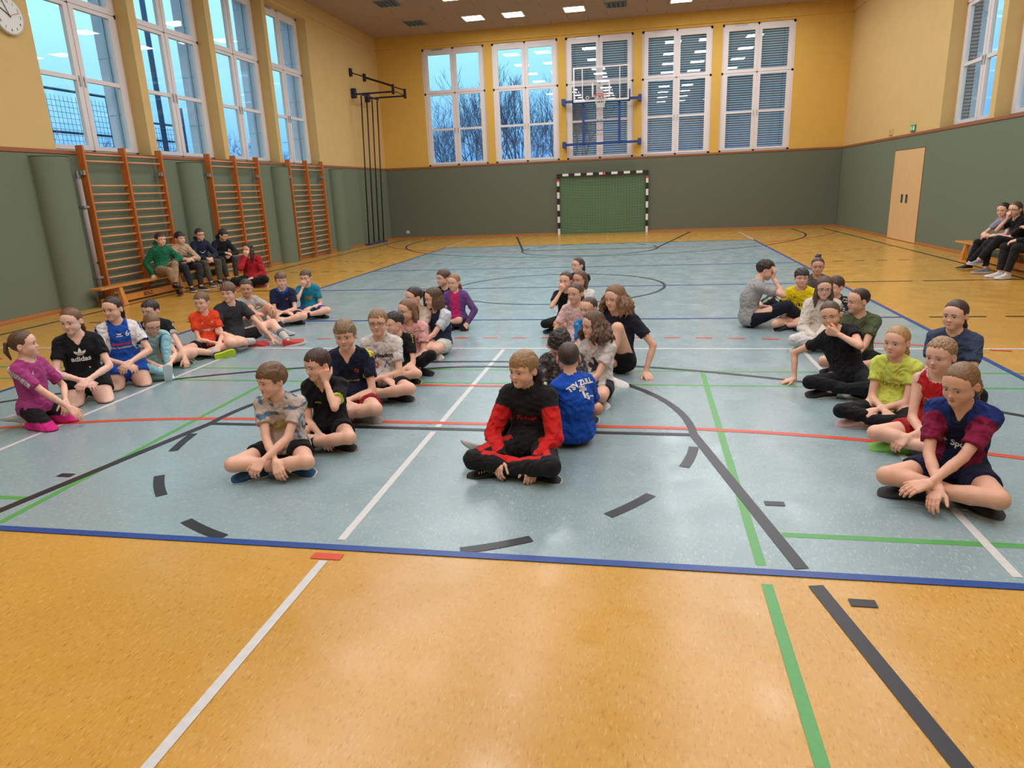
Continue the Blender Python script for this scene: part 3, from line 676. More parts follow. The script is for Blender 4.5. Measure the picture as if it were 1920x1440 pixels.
# ---------------------------------------------------------------- outdoors
gr = MB().box((-70, -50, -.6), (70, 110, -.4)).build('ground_outside', pbr('winter_grass', lin(70, 84, 60), .95)); tag(gr, kind='structure')
M_BARK_DUSK = pbr('bark_dusk_blue', lin(104, 110, 144), .9, .1)  # blue dusk haze is put into the bark colour
def tree(x, y, top, seed, lb, depth=6, spread=.40, trunks=1, rad0=.085, rmin=.0065):
    r = random.Random(seed); mb = MB(); cnt = [0]
    def grow(p, d, L, rad, lev):
        if cnt[0] > 1700: return
        n = 3 if lev < 3 else 2; pts = [p]; q = p
        for i in range(n):
            d = (d + Vector((r.gauss(0, .12), r.gauss(0, .12), r.gauss(.05, .05)))).normalized(); q = q + d*L/n; pts.append(q)
        mb.tube(pts, [rad*(1 - .38*i/n) for i in range(n + 1)], 6 if lev < 2 else (4 if lev < 4 else 3), caps=False); cnt[0] += 1
        if lev >= depth: return
        for k in range(3):
            a = r.uniform(0, 6.283); sp_ = spread*r.uniform(.5, 1.5); t = d.orthogonal().normalized(); b = d.cross(t)
            nd = (d*math.cos(sp_) + (t*math.cos(a) + b*math.sin(a))*math.sin(sp_) + Vector((0, 0, .14))).normalized()
            st = q if k == 0 else pts[r.randint(1, n)]
            grow(st, nd, L*r.uniform(.62, .86), max(rad*.55, rmin), lev + 1)
    order = []
    for k in range(trunks): cnt[0] = 0; grow(Vector((r.uniform(-.3, .3)*(trunks > 1), r.uniform(-.3, .3)*(trunks > 1), -.45)), Vector((r.gauss(0, .10), r.gauss(0, .10), 1)).normalized(), 2.2, rad0, 0)
    zm = max(v[2] for v in mb.v); k = (top + .45)/(zm + .45); mb.v = [(v[0]*k, v[1]*k, -.45 + (v[2] + .45)*k) for v in mb.v]
    o = mb.build('bare_tree', M_BARK_DUSK, None, (x, y, 0)); tag(o, lb, 'tree', 'bare trees outside'); return o
tl = [(-13.4, 35, 7.0, 1), (-11.9, 37, 7.9, 2), (-10.7, 34, 6.6, 3), (-9.6, 36, 8.4, 4), (-8.6, 35, 9.3, 5), (-7.2, 36, 9.6, 6), (-6.1, 34, 8.6, 7), (-4.8, 36, 9.3, 8), (-3.4, 35, 9.0, 9), (-12.6, 31, 5.6, 10), (-9.9, 30.5, 5.8, 11), (-7.6, 31, 6.0, 12), (-5.0, 30.5, 6.2, 13), (-2.0, 33, 7.5, 14)]
wh = ['left edge of the first', 'left half of the first', 'middle of the first', 'right half of the first', 'right edge of the first', 'left half of the second', 'middle of the second', 'right half of the second', 'right edge of the second', 'lower left of the first', 'lower right of the first', 'lower left of the second', 'lower right of the second', 'gap right of the second']
for (x, y, H, sd), q in zip(tl, wh): tree(x, y, H, sd, 'bare winter tree at the ' + q + ' back window')
for (x, y, H, sd), q in zip([(-20, 11.8, 4.6, 21), (-20, 13.6, 4.3, 22), (-20, 19, 4.5, 23), (-20, 23.6, 5.3, 24), (-20, 26.3, 5.1, 25), (-20, 29.7, 6.5, 26)], ['first', 'right half of the first', 'second', 'third', 'right half of the third', 'fourth']):
    tree(x, y, H, sd, 'bare winter tree outside the ' + q + ' left wall window', spread=.55, rad0=.11, rmin=.012)
tree(15.5, 14, 5.5, 31, 'bare winter tree beyond the right wall window', rad0=.11, rmin=.012)
# ball fence beyond the left windows
M_FPOLE = pbr('fence_blue', lin(40, 80, 130), .5); M_FNET = pbr('fence_net', lin(60, 84, 90), .8)
fx = -13.5
pole = MB().tube([(-12.0, 7.05, -.45), (-12.0, 7.05, 9.5)], .075, 10).build('flood_pole', M_FPOLE, smooth=True); tag(pole, 'tall blue pole outside the second window from the left', 'pole')
fe = empty('ball_fence', (fx, 0, 0)); tag(fe, 'blue steel ball fence with net outside the left windows', 'fence')
for y in (-4, 1.5, 6.9, 10.2): MB().tube([(0, y, -.45), (0, y, 4.62)], .055, 8).build('fence_post', M_FPOLE, fe, smooth=True)
for z, y0, y1 in ((4.60, -4, 6.9), (3.55, 4.5, 10.2), (4.05, 6.9, 10.2)): MB().tube([(0, y0, z), (0, y1, z)], .035, 6).build('fence_rail', M_FPOLE, fe)
nt = MB()
for i in range(int(14.2/.14)):
    y = -4 + i*.14; nt.tube([(.05, y, -.4), (.05, y, 4.45 if y < 7 else 3.95)], .006, 3, caps=False)
for j in range(34):
    z = -.3 + j*.14; nt.tube([(.05, -4, z), (.05, 10.2 if z < 3.95 else 7, z)], .006, 3, caps=False)
nt.build('fence_net', M_FNET, fe)
# ---------------------------------------------------------------- canonical head (origin between the ears, +Y face, +Z up)
class TriField:
    def __init__(s, g): s.F = g.F; s.lo = g.lo; s.h = g.h; s.n = np.array(g.F.shape)
    def __call__(s, x, y, z):
        q = [(c - s.lo[i]) / s.h for i, c in enumerate((x, y, z))]
        q = [np.clip(q[i], 0, s.n[i] - 1.001) for i in range(3)]; i0 = [c.astype(np.int32) for c in q]; t = [q[i] - i0[i] for i in range(3)]
        F = s.F.ravel(); n1, n2 = s.n[1], s.n[2]; b = (i0[0]*n1 + i0[1])*n2 + i0[2]
        def L(o): return F[b + o]*(1 - t[2]) + F[b + o + 1]*t[2]
        return (L(0)*(1 - t[1]) + L(n2)*t[1])*(1 - t[0]) + (L(n1*n2)*(1 - t[1]) + L(n1*n2 + n2)*t[1])*t[0]

def make_head():
    g = Grid((-.10, -.125, -.15), (.10, .125, .135), .003, fill=.05)
    g.add(ell((0, -.010, .034), (.0735, .092, .080)))
    g.add(ell((0, .032, .032), (.062, .051, .058)), .03)
    g.add(ell((0, .024, -.028), (.058, .054, .058)), .03)
    for sx in (-1, 1):
        g.add(rcone((sx*.044, -.002, -.046), (sx*.013, .052, -.080), .020, .016), .03)
    g.add(ell((0, .058, -.083), (.017, .016, .014)), .02)
    for sx in (-1, 1):
        g.add(ell((sx*.034, .047, -.034), (.028, .027, .028)), .018)
        g.add(rcone((sx*.044, .062, .020), (sx*.014, .074, .019), .009, .008), .018)
    g.add(ell((0, .061, -.058), (.024, .018, .020)), .014)
    g.add(rcone((0, .0735, .008), (0, .0875, -.024), .0052, .0072), .010)
    g.add(ell((0, .0910, -.0280), (.0088, .0092, .0082)), .006)
    for sx in (-1, 1):
        g.add(ell((sx*.0105, .0815, -.0315), (.0062, .0078, .0062)), .004)
        g.cut(ell((sx*.0310, .090, .000), (.0185, .0160, .0105)), .010)
        g.add(ell((sx*.0305, .0590, -.001), (.0148, .0148, .0138)), .006)
        g.add(rcone((sx*.020, .0675, -.0572), (0, .0775, -.0535), .0026, .0046), .004)
        g.add(rcone((sx*.019, .0670, -.0590), (0, .0765, -.0632), .0026, .0056), .004)
    g.cut(ell((0, .079, -.0455), (.005, .006, .006)), .006)
    for sx in (-1, 1):
        c, s_ = math.cos(.38), math.sin(.38)
        R = np.array([[c, -sx*s_, 0], [sx*s_, c, 0], [0, 0, 1]]) @ np.array([[1, 0, 0], [0, math.cos(.18), math.sin(.18)], [0, -math.sin(.18), math.cos(.18)]])
        g.add(ell((sx*.0770, -.016, -.004), (.0085, .018, .029), R), .006)
        g.cut(ell((sx*.0875, -.008, -.002), (.0105, .0095, .0145)), .005)
    return g
HEADG = make_head(); HEADF = TriField(HEADG)

def head_surf(x, z, off=0.0):
    """y of the face surface at (x,z) arrays"""
    x = np.asarray(x, float); z = np.asarray(z, float); lo = np.full(x.shape, .03); hi = np.full(x.shape, .12)
    for _ in range(26):
        m = (lo + hi)/2; ins = HEADF(x, m, z) < 0; lo = np.where(ins, m, lo); hi = np.where(ins, hi, m)
    return lo + off

def head_prim(M, s):
    """M 4x4 numpy head->local, s scale (3)"""
    R = M[:3, :3]; o = M[:3, 3]; ext = np.abs(R) @ (np.array([.095, .12, .135])*s)
    def f(X, Y, Z):
        x = X - o[0]; y = Y - o[1]; z = Z - o[2]
        q = [(x*R[0, i] + y*R[1, i] + z*R[2, i]) / s[i] for i in range(3)]
        q = [np.broadcast_to(c, np.broadcast_shapes(*(k.shape for k in q))) for c in q]
        return HEADF(*q) * min(s)
    return o - ext, o + ext, f

def make_eye(sx, gaze=0.0, lid=1.0):
    """almond patch: white, iris, pupil, upper lash line; materials 0 white 1 iris 2 dark"""
    mb = MB(); cx, cz, hw, hh = sx*.0305, -.0010, .0142, .0068*lid
    na, nb = 14, 6
    def top(a): return cz + hh*(1 - abs(a)**2.2) + .0010*a*sx
    def bot(a): return cz - hh*.72*(1 - abs(a)**2.0) + .0010*a*sx
    def put(x, z, off): return (x, float(head_surf(np.array([x]), np.array([z]))[0]) + off, z)
    vs = []
    for j in range(nb + 1):
        for i in range(na + 1):
            a = -1 + 2*i/na; z = bot(a) + (top(a) - bot(a))*j/nb; b = -1 + 2*j/nb
            vs.append(put(cx + hw*a, z, .0009 + .0012*(1 - a*a)*(1 - b*b)))
    fs = [(j*(na+1)+i, j*(na+1)+i+1, (j+1)*(na+1)+i+1, (j+1)*(na+1)+i) for j in range(nb) for i in range(na)]
    mb.cur = 0; mb.add(vs, fs)
    for r, mi, off in ((.0068, 1, .0024), (.0032, 2, .0029)):
        gx = cx + gaze*.0045; n = 16; v = []
        for k in range(n):
            x = gx + r*math.cos(2*math.pi*k/n); a = (x - cx)/hw; z = cz - .0004 + r*math.sin(2*math.pi*k/n)
            z = min(max(z, bot(a)), top(a)); v.append(put(x, z, off))
        v.append(put(gx, cz, off)); mb.cur = mi; mb.add(v, [(k, (k+1) % n, n) for k in range(n)])
    mb.cur = 2; v = []
    for i in range(na + 1):
        a = -1.04 + 2.08*i/na; aa = max(-1, min(1, a)); z = top(aa); th = .0016*(1 - .5*abs(aa))
        v += [put(cx + hw*a, z - .0002, .0026), put(cx + hw*a, z + th, .0022)]
    mb.add(v, [(2*i, 2*i+2, 2*i+3, 2*i+1) for i in range(na)])
    return mb.mesh('eye')

def make_brow(sx):
    mb = MB(); n = 8; v = []
    for i in range(n + 1):
        t = i/n; x = sx*(.0120 + .035*t); z = .0190 + .0042*math.sin(math.pi*t) - .0045*t; th = .0026*(1 - .75*t) + .0005
        for dz in (-th, th):
            y = float(head_surf(np.array([x]), np.array([z+dz]))[0]) + .0008; v.append((x, y, z+dz))
    mb.add(v, [(2*i, 2*i+2, 2*i+3, 2*i+1) for i in range(n)]); me = mb.mesh('eyebrow'); me.shade_smooth(); return me

def make_lips():
    """upper and lower lip patches and the line between; materials 0 lip 1 line"""
    mb = MB(); n = 12
    def put(x, z, off): return (x, float(head_surf(np.array([x]), np.array([z]))[0]) + off, z)
    def mid(a): return -.0582 + .0012*a*a
    def up(a): return mid(a) + .0058*(1 - abs(a)**1.6)*(1 - .22*math.exp(-(a/.16)**2)) + .0003
    def dn(a): return mid(a) - .0074*(1 - abs(a)**1.8) - .0003
    for f0, f1 in ((mid, up), (dn, mid)):
        v = []
        for i in range(n + 1):
            a = -1 + 2*i/n
            for j in range(4): z = f0(a) + (f1(a) - f0(a))*j/3; v.append(put(.0195*a, z, .0008))
        mb.cur = 0; mb.add(v, [(4*i+j, 4*(i+1)+j, 4*(i+1)+j+1, 4*i+j+1) for i in range(n) for j in range(3)])
    v = []
    for i in range(n + 1):
        a = -1.05 + 2.1*i/n; th = .0009*(1 - .6*abs(a)); v += [put(.0195*a, mid(a) - th, .0013), put(.0195*a, mid(a) + th, .0013)]
    mb.cur = 1; mb.add(v, [(2*i, 2*i+2, 2*i+3, 2*i+1) for i in range(n)])
    me = mb.mesh('lips'); me.shade_smooth(); return me

def make_glasses(col_round=.8):
    mb = MB()
    for sx in (-1, 1):
        pts = []
        for k in range(20):
            a = 2*math.pi*k/20; x = sx*.0325 + .0235*math.copysign(abs(math.cos(a))**col_round, math.cos(a)); z = .001 + .0175*math.copysign(abs(math.sin(a))**col_round, math.sin(a))
            pts.append((x, .0985 - .5*(abs(x) - .01)**2/.05*1.6, z))
        mb.tube(pts + [pts[0]], .0015, 6, caps=False)
        mb.tube([(sx*.0555, .080, .007), (sx*.070, .060, .007), (sx*.0755, .0, .008), (sx*.0765, -.022, -.004)], .0017, 6)
    mb.tube([(-.0095, .0985, .005), (0, .1015, .008), (.0095, .0985, .005)], .0015, 6)
    return mb.mesh('glasses')

def make_lenses():
    mb = MB()
    for sx in (-1, 1):
        v = [(sx*.0325, .0975, .001)]
        for k in range(20):
            a = 2*math.pi*k/20; x = sx*.0325 + .0228*math.copysign(abs(math.cos(a))**.8, math.cos(a)); z = .001 + .0168*math.copysign(abs(math.sin(a))**.8, math.sin(a))
            v.append((x, .0983 - .5*(abs(x) - .01)**2/.05*1.6, z))
        mb.add(v, [(0, 1+k, 1+(k+1) % 20) for k in range(20)])
    return mb.mesh('lens')

# ---------------------------------------------------------------- hair, in head coordinates
ZL = {  # hairline height over y: (ys, zs)
 'boy':   ([-.12,-.07,-.045,-.028,-.004,.018,.040,.062,.095], [-.074,-.072,-.059,-.036,.010,-.012,.018,.046,.048]),
 'fringe':([-.12,-.07,-.045,-.028,-.004,.018,.040,.062,.095], [-.075,-.070,-.058,-.034,.006,-.012,.020,.038,.036]),
 'high':  ([-.12,-.07,-.045,-.028,-.004,.018,.040,.062,.095], [-.060,-.058,-.045,-.020,.022,.010,.036,.064,.070]),
 'back':  ([-.12,-.07,-.045,-.028,-.004,.018,.036,.050,.060,.070,.080], [-.082,-.078,-.064,-.040,.006,-.012,-.002,.016,.038,.060,.078]),
}
HAIRC = {}
def make_hair(style, seed=0):
    key = (style, seed)
    if key in HAIRC: return HAIRC[key]
    r = np.random.RandomState(seed*13 + sum(map(ord, style)) % 97)
    lo, hi, h = A(-.115, -.15, -.12), A(.115, .125, .16), .0052
    line, thick, groove, tuft = 'boy', .008, .0025, 0
    locks = []; balls = []
    if style == 'short': line, thick, groove, tuft = 'boy', .010, .003, 120
    elif style == 'fringe': line, thick, groove, tuft = 'fringe', .013, .0032, 150
    elif style == 'spiky': line, thick, groove, tuft = 'high', .010, .003, 170
    elif style == 'buzz': line, thick, groove, tuft = 'boy', .0045, .001, 0
    elif style == 'curlyshort': line, thick, groove, tuft = 'boy', .014, .002, 0
    elif style in ('tail', 'lowtail', 'bun', 'half', 'longtail', 'wavytail'): line, thick, groove, tuft = 'back', .0080, .0007, 0
    elif style in ('long', 'bob', 'curly', 'longdark'): line, thick, groove, tuft = 'back', .011, .003, 0
    if style in ('tail', 'longtail', 'half', 'lowtail'):
        z0 = {'tail': .030, 'longtail': .040, 'half': .020, 'lowtail': -.03}[style]; L = {'tail': .15, 'longtail': .26, 'half': .16, 'lowtail': .18}[style]
        lo[1] = -.20; lo[2] = z0 - L - .06
        for k in range(9):
            a = r.uniform(0, 6.28); rr = r.uniform(.0, .016); wv = .010*r.randn()
            p0 = A(0, -.098, z0); p1 = p0 + A(rr*math.cos(a)*.6, -.032, .004 + rr*.3); p2 = p1 + A(rr*math.cos(a) + wv, -.014, -L*.42); p3 = p2 + A(rr*math.cos(a)*.6 - wv, .012, -L*.5*r.uniform(.8, 1.1))
            locks.append(([p0, p1, p2, p3], [.010, .013, .013, .004]))
        if style == 'half':
            for sx in (-1, 1):
                for k in range(7):
                    a = 1.75 + k*.19; x, y = sx*math.sin(a)*.080, math.cos(a)*.094
                    locks.append(([A(x*.9, y*.9, .03), A(x, y, -.02), A(x*1.02, y*1.02 - .008, -.07), A(x*.95 + r.randn()*.004, y - .012, -.115 + r.randn()*.008)], [.015, .015, .013, .005]))
            lo[2] = min(lo[2], -.16)
    if style == 'wavytail':
        lo[1] = -.24; lo[2] = -.22
        for k in range(16):
            a = r.uniform(0, 6.28); rr = r.uniform(.006, .030); ph = r.uniform(0, 6.28); pts = [A(0, -.095, .005)]; le = r.uniform(.13, .18)
            for i in range(1, 7):
                t = i/6; pts.append(A(rr*math.cos(a)*min(1, 2*t) + .009*math.sin(ph + 9*t), -.100 - .055*min(1, t*2.2) + .02*t + rr*math.sin(a)*min(1, 2*t) + .008*math.cos(ph + 8*t), .010 - le*t**1.2))
            locks.append((pts, [.012, .013, .013, .012, .011, .009, .004]))
    if style == 'bun':
        hi[2] = .185
        for k in range(26):
            a = r.uniform(0, 6.28); t = r.uniform(0, 1); c = A(0, -.050, .128)
            p = c + A(math.cos(a)*.026, math.sin(a)*.026, -.012 + .026*t); q = c + A(math.cos(a+.9)*.026, math.sin(a+.9)*.026, -.012 + .026*t + .006)
            locks.append(([p, q], [.012, .011]))
    if style in ('long', 'bob', 'curly', 'longdark'):
        L = {'long': .20, 'bob': .125, 'curly': .15, 'longdark': .26}[style]; lo = A(-.20, -.20, -L - .05); hi = A(.20, .125, .16)
        amp = .016 if style == 'curly' else .003; n = 15 if style != 'curly' else 24
        for sx in (-1, 1):
            for k in range(n):
                a = .95 + (math.pi - .95)*(k + r.uniform(.1, .9))/n; lay = r.uniform(.94, 1.1) if style == 'curly' else r.uniform(.97, 1.04)
                x, y = sx*math.sin(a), math.cos(a); fl = 1.62 if style == 'curly' else 1.04; ph = r.uniform(0, 6.28); pts = []; rad = []
                m = 8 if style == 'curly' else 6; le = L*r.uniform(.82, 1.06)
                for i in range(m + 1):
                    t = i/m; z = .075 - (le + .075)*t; w_ = math.sin(min(t*2.2, 1.57))
                    R_ = (.050 + .034*w_) * lay * (1 + (fl - 1)*t); Ry = (.055 + .042*w_) * lay * (1 + (fl - 1)*t*.8)
                    o = amp*min(1, t*3); pts.append(A(x*R_ + o*math.sin(ph + t*11), y*Ry - .012 + o*math.cos(ph + t*10), z)); rad.append(.016*(1 - .1*t) if t < .8 else .016*(1 - t)*3.2 + .003)
                locks.append((pts, rad))
    g = Grid(lo, hi, h, fill=.04)
    g.add(ell((0, -.011, .036), (.0715 + thick, .0925 + thick, .080 + thick)))
    ys, zs = ZL[line]; ys = np.array(ys); zs = np.array(zs)
    part = r.uniform(-.02, .02)
    def hl(X, Y, Z):
        zz = np.interp(np.broadcast_to(Y, (1, Y.shape[1], 1)).ravel(), ys, zs).reshape(1, -1, 1)
        jit = .005*np.sin(X*170 + seed) + .004*np.sin(X*90 + 2*seed + Y*60)
        sw = 0
        if line == 'fringe': sw = np.clip(Y - .05, 0, .05)*(X - part)*(6 if seed % 2 else -6)
        return (zz + jit*(line in ('boy', 'fringe', 'high')) + sw - Z)*.7
    g.clip(hl, k=.008)
    tp = {'boy': .014, 'fringe': .004, 'high': .014, 'back': .030}[line]
    def taper(X, Y, Z):
        zz = np.interp(np.broadcast_to(Y, (1, Y.shape[1], 1)).ravel(), ys, zs).reshape(1, -1, 1); return (thick + .0035)*np.clip(1 - (Z - zz)/tp, 0, 1)**1.5*(np.abs(X) < 9)
    g.disp(taper)
    if groove:
        def gr(X, Y, Z):
            a = np.arctan2(X, Y + .02) if line != 'fringe' else np.arctan2(X - part, .16 - Y)
            return groove*(np.sin(a*23 + 3*np.sin(Z*30 + seed)) + .7*np.sin(a*41 + Y*50 + seed*2))
        g.disp(gr)
    if style == 'curlyshort':
        for k in range(230):
            u = r.randn(3); u /= np.linalg.norm(u)
            if u[2] < -.1 or (u[1] > .55 and u[2] < .35): continue
            p = A(0, -.011, .036) + u*A(.083, .103, .093); g.add(ell(p, (.0115, .0115, .0115)), .003)
    for k in range(tuft):
        a = r.uniform(0, 6.28); el = r.uniform(.05, 1.4); u = A(math.cos(el)*math.sin(a), math.cos(el)*math.cos(a), math.sin(el))
        p = A(0, -.011, .036) + u*A(.0715 + thick - .004, .0925 + thick - .004, .080 + thick - .004)
        if p[2] < np.interp(p[1], ys, zs) + .006: continue
        fl = u - A(0, -.35, .9)*(u @ A(0, -.35, .9)); fl = nrm(fl); jt = .25 if style == 'spiky' else .10; fl = nrm(fl + A(r.randn()*jt + (.5*(1 if seed % 2 else -1) if style == 'fringe' else 0), r.randn()*jt + .30, r.randn()*jt*.6)); fl = nrm(fl - u*(fl @ u))
        lift = .30 if style == 'spiky' else .02
        ln = r.uniform(.016, .026) * (1.15 if p[1] > .03 else 1)
        q = p + (fl*(1 - lift) + u*lift)*ln
        if lift < .1: q = q - u*(.5*ln*ln/.09)
        g.add(rcone(p - fl*.006, q, .0066, .0026), .004)
    for pts, rad in locks:
        for i in range(len(pts) - 1): g.add(rcone(pts[i], pts[i+1], rad[i], rad[i+1]), .004)
    if style in ('tail', 'longtail', 'lowtail', 'half'): pass
    V, Q = g.net(); me = npmesh('hair_' + style, V, Q); HAIRC[key] = me; return me

def hair_mat(name, c, sc=(170, 170, 16)):
    if name in MATS: return MATS[name]
    m = bpy.data.materials.new(name); T = NT(m); b = T.n['Principled BSDF']; b.inputs['Roughness'].default_value = .42; b.inputs['Specular IOR Level'].default_value = .35
    tc = T('TexCoord'); mp = T('Mapping'); T.link(tc.outputs['Object'], mp.inputs['Vector']); mp.inputs['Scale'].default_value = sc
    nz = T('TexNoise'); T.link(mp.outputs['Vector'], nz.inputs['Vector']); nz.inputs['Scale'].default_value = 1.6; nz.inputs['Detail'].default_value = 3
    rp = T('ValToRGB'); T.link(nz.outputs['Fac'], rp.inputs['Fac'])
    rp.color_ramp.elements[0].position = .32; rp.color_ramp.elements[1].position = .70
    rp.color_ramp.elements[0].color = c4([k*.62 for k in c]); rp.color_ramp.elements[1].color = c4([k*1.38 for k in c])
    T.link(rp.outputs['Color'], b.inputs['Base Color'])
    bp = T('Bump'); bp.inputs['Strength'].default_value = .55; bp.inputs['Distance'].default_value = .0025; T.link(nz.outputs['Fac'], bp.inputs['Height']); T.link(bp.outputs['Normal'], b.inputs['Normal'])
    MATS[name] = m; return m

# ---------------------------------------------------------------- shoes (origin at the ankle, +Y toe, +Z up), 0.245 long
def make_shoe():
    st = [(-.062, .020, -.012), (-.055, .030, .012), (-.040, .034, .020), (-.015, .035, .020), (.010, .035, .010), (.040, .037, -.010), (.075, .042, -.024), (.110, .045, -.034), (.140, .043, -.041), (.165, .036, -.047), (.180, .025, -.054), (.186, .010, -.062)]
    n = 15; up = MB(); vs = []
    for y, w_, zt in st:
        zb = -.060
        for k in range(n):
            a = math.pi*k/(n-1); c, s_ = math.cos(a), math.sin(a)
            x = w_*math.copysign(abs(c)**.75, c); z = zb + (zt - zb)*abs(s_)**.62
            x += .006*max(0, (y - .05)/.13)  # slight inward swing
            vs.append((x, y, z))
    fs = []
    for i in range(len(st)-1):
        for k in range(n-1): fs.append((i*n+k, (i+1)*n+k, (i+1)*n+k+1, i*n+k+1))
    fs.append(tuple(range(n))); fs.append(tuple((len(st)-1)*n + k for k in range(n-1, -1, -1)))
    up.add(vs, fs); um = up.mesh('shoe'); um.shade_smooth()
    so = MB(); out = []
    for y, w_, zt in st: out.append((w_*1.06 + .002 + .006*max(0, (y-.05)/.13), y))
    L = [(x, y) for x, y in out]; Rr = [(-x + .012*max(0, (y-.05)/.13), y) for x, y in reversed(out)]
    poly = L + Rr; poly = poly[::-1]
    rings = [(-.081, .93), (-.078, 1.0), (-.060, 1.0), (-.054, .985)]; m = len(poly); vs = []
    for z, k in rings:
        for x, y in poly:
            toe = .012*max(0, (y - .12)/.066)**2 if z < -.07 else 0
            vs.append(((x)*k, .06 + (y - .06)*k, z + toe))
    fs = [tuple(range(m-1, -1, -1)), tuple((len(rings)-1)*m + i for i in range(m))]
    for j in range(len(rings)-1):
        for i in range(m): fs.append((j*m+i, j*m+(i+1) % m, (j+1)*m+(i+1) % m, (j+1)*m+i))
    so.add(vs, fs); sm = so.mesh('sole')
    la = MB()
    for i in range(5):
        y = .032 + i*.017; z = np.interp(y, [s_[0] for s_ in st], [s_[2] for s_ in st])
        for sg in (-1, 1):
            la.tube([(-.020*sg, y - .006, z - .008), (0, y, z + .0032), (.020*sg, y + .006, z - .010)], .0028, 5)
    la.tube([(0, .030, .0), (.014, .024, .012), (.024, .034, .008), (.012, .038, .002), (0, .032, .0)], .0022, 5)
    la.tube([(0, .030, .0), (-.014, .024, .012), (-.024, .036, .006), (-.010, .038, .002), (0, .032, .0)], .0022, 5)
    lm = la.mesh('laces'); lm.shade_smooth()
    return um, sm, lm
SKIN = lin(232, 182, 158)
def cloth_mat():
    m = pbr('cloth', (1, 1, 1), .85, .2, attr=True, bump=.25, bump_scale=260, bump_dist=.0015, sheen=.05)
    T = NT(m); b = T.n['Principled BSDF']; fine = b.inputs['Normal'].links[0].from_node; tc = T('TexCoord')
    n1 = T('TexNoise'); T.link(tc.outputs['Object'], n1.inputs['Vector']); n1.inputs['Scale'].default_value = 11; n1.inputs['Detail'].default_value = 1.5; n1.inputs['Distortion'].default_value = 1.6
    ab = T('Math', operation='SUBTRACT'); T.link(n1.outputs['Fac'], ab.inputs[0]); ab.inputs[1].default_value = .5
    a2 = T('Math', operation='ABSOLUTE'); T.link(ab.outputs[0], a2.inputs[0])
    bp = T('Bump'); bp.inputs['Strength'].default_value = .65; bp.inputs['Distance'].default_value = .045; T.link(n1.outputs['Fac'], bp.inputs['Height']); T.link(bp.outputs['Normal'], fine.inputs['Normal'])
    return m
M_CLOTH = cloth_mat()
M_SKIN = pbr('skin', (1, 1, 1), .5, .35, attr=True, noise_amt=.05, noise_scale=35, bump=.08, bump_scale=120, bump_dist=.001)
M_EYEW = pbr('eye_white', lin(225, 218, 214), .25, .5); M_EYED = pbr('eye_dark', (.012, .009, .008), .3)
M_IRIS = dict(blue=pbr('iris_blue', lin(92, 112, 130), .2), brown=pbr('iris_brown', lin(70, 44, 28), .2), green=pbr('iris_green', lin(95, 100, 70), .2))
M_LENS = glass_mat('lens_glass', (1, 1, 1), .6)
M_LINE = pbr('mouth_line', lin(95, 45, 42), .6)
# ---------------------------------------------------------------- figures
SHOE_UP, SHOE_SOLE, SHOE_LACE = make_shoe()
def shoe_variant():
    return SHOE_UP.copy(), SHOE_SOLE.copy(), SHOE_LACE.copy()
EYES = {}
def eye_mesh(sx, lid=1.0):
    if (sx, lid) not in EYES: EYES[(sx, lid)] = make_eye(sx, 0.0, lid)
    return EYES[(sx, lid)]
BROWS = {-1: make_brow(-1), 1: make_brow(1)}
GLASSES, LENSES, LIPS = make_glasses(), make_lenses(), make_lips()

def frame(up, yaw=0.0, fwd0=(0, 1, 0)):
    up = nrm(up); f = np.array(fwd0, float); c, s = math.cos(yaw), math.sin(yaw); f = A(c*f[0] - s*f[1], s*f[0] + c*f[1], f[2])
    f = nrm(f - up*(f @ up)); r = np.cross(f, up); return np.stack([r, f, up], 1)

def upv(lean, side):
    l, s = math.radians(lean), math.radians(side); return nrm(A(math.sin(s), math.sin(l), math.cos(l)*math.cos(s)))

def ik(a, t, l1, l2, pole):
    a = np.asarray(a, float); t = np.asarray(t, float); d = t - a; D = np.linalg.norm(d)
    if D > (l1 + l2)*.999: t = a + d/D*(l1 + l2)*.999; d = t - a; D = np.linalg.norm(d)
    if D < abs(l1 - l2)*1.02 + .01: D2 = abs(l1 - l2)*1.02 + .01; t = a + nrm(d)*D2; d = t - a; D = D2
    u = d/D; x = (l1*l1 - l2*l2 + D*D)/(2*D); h = math.sqrt(max(l1*l1 - x*x, 0)); p = np.asarray(pole, float); p = nrm(p - u*(p @ u))
    return a + u*x + p*h, t

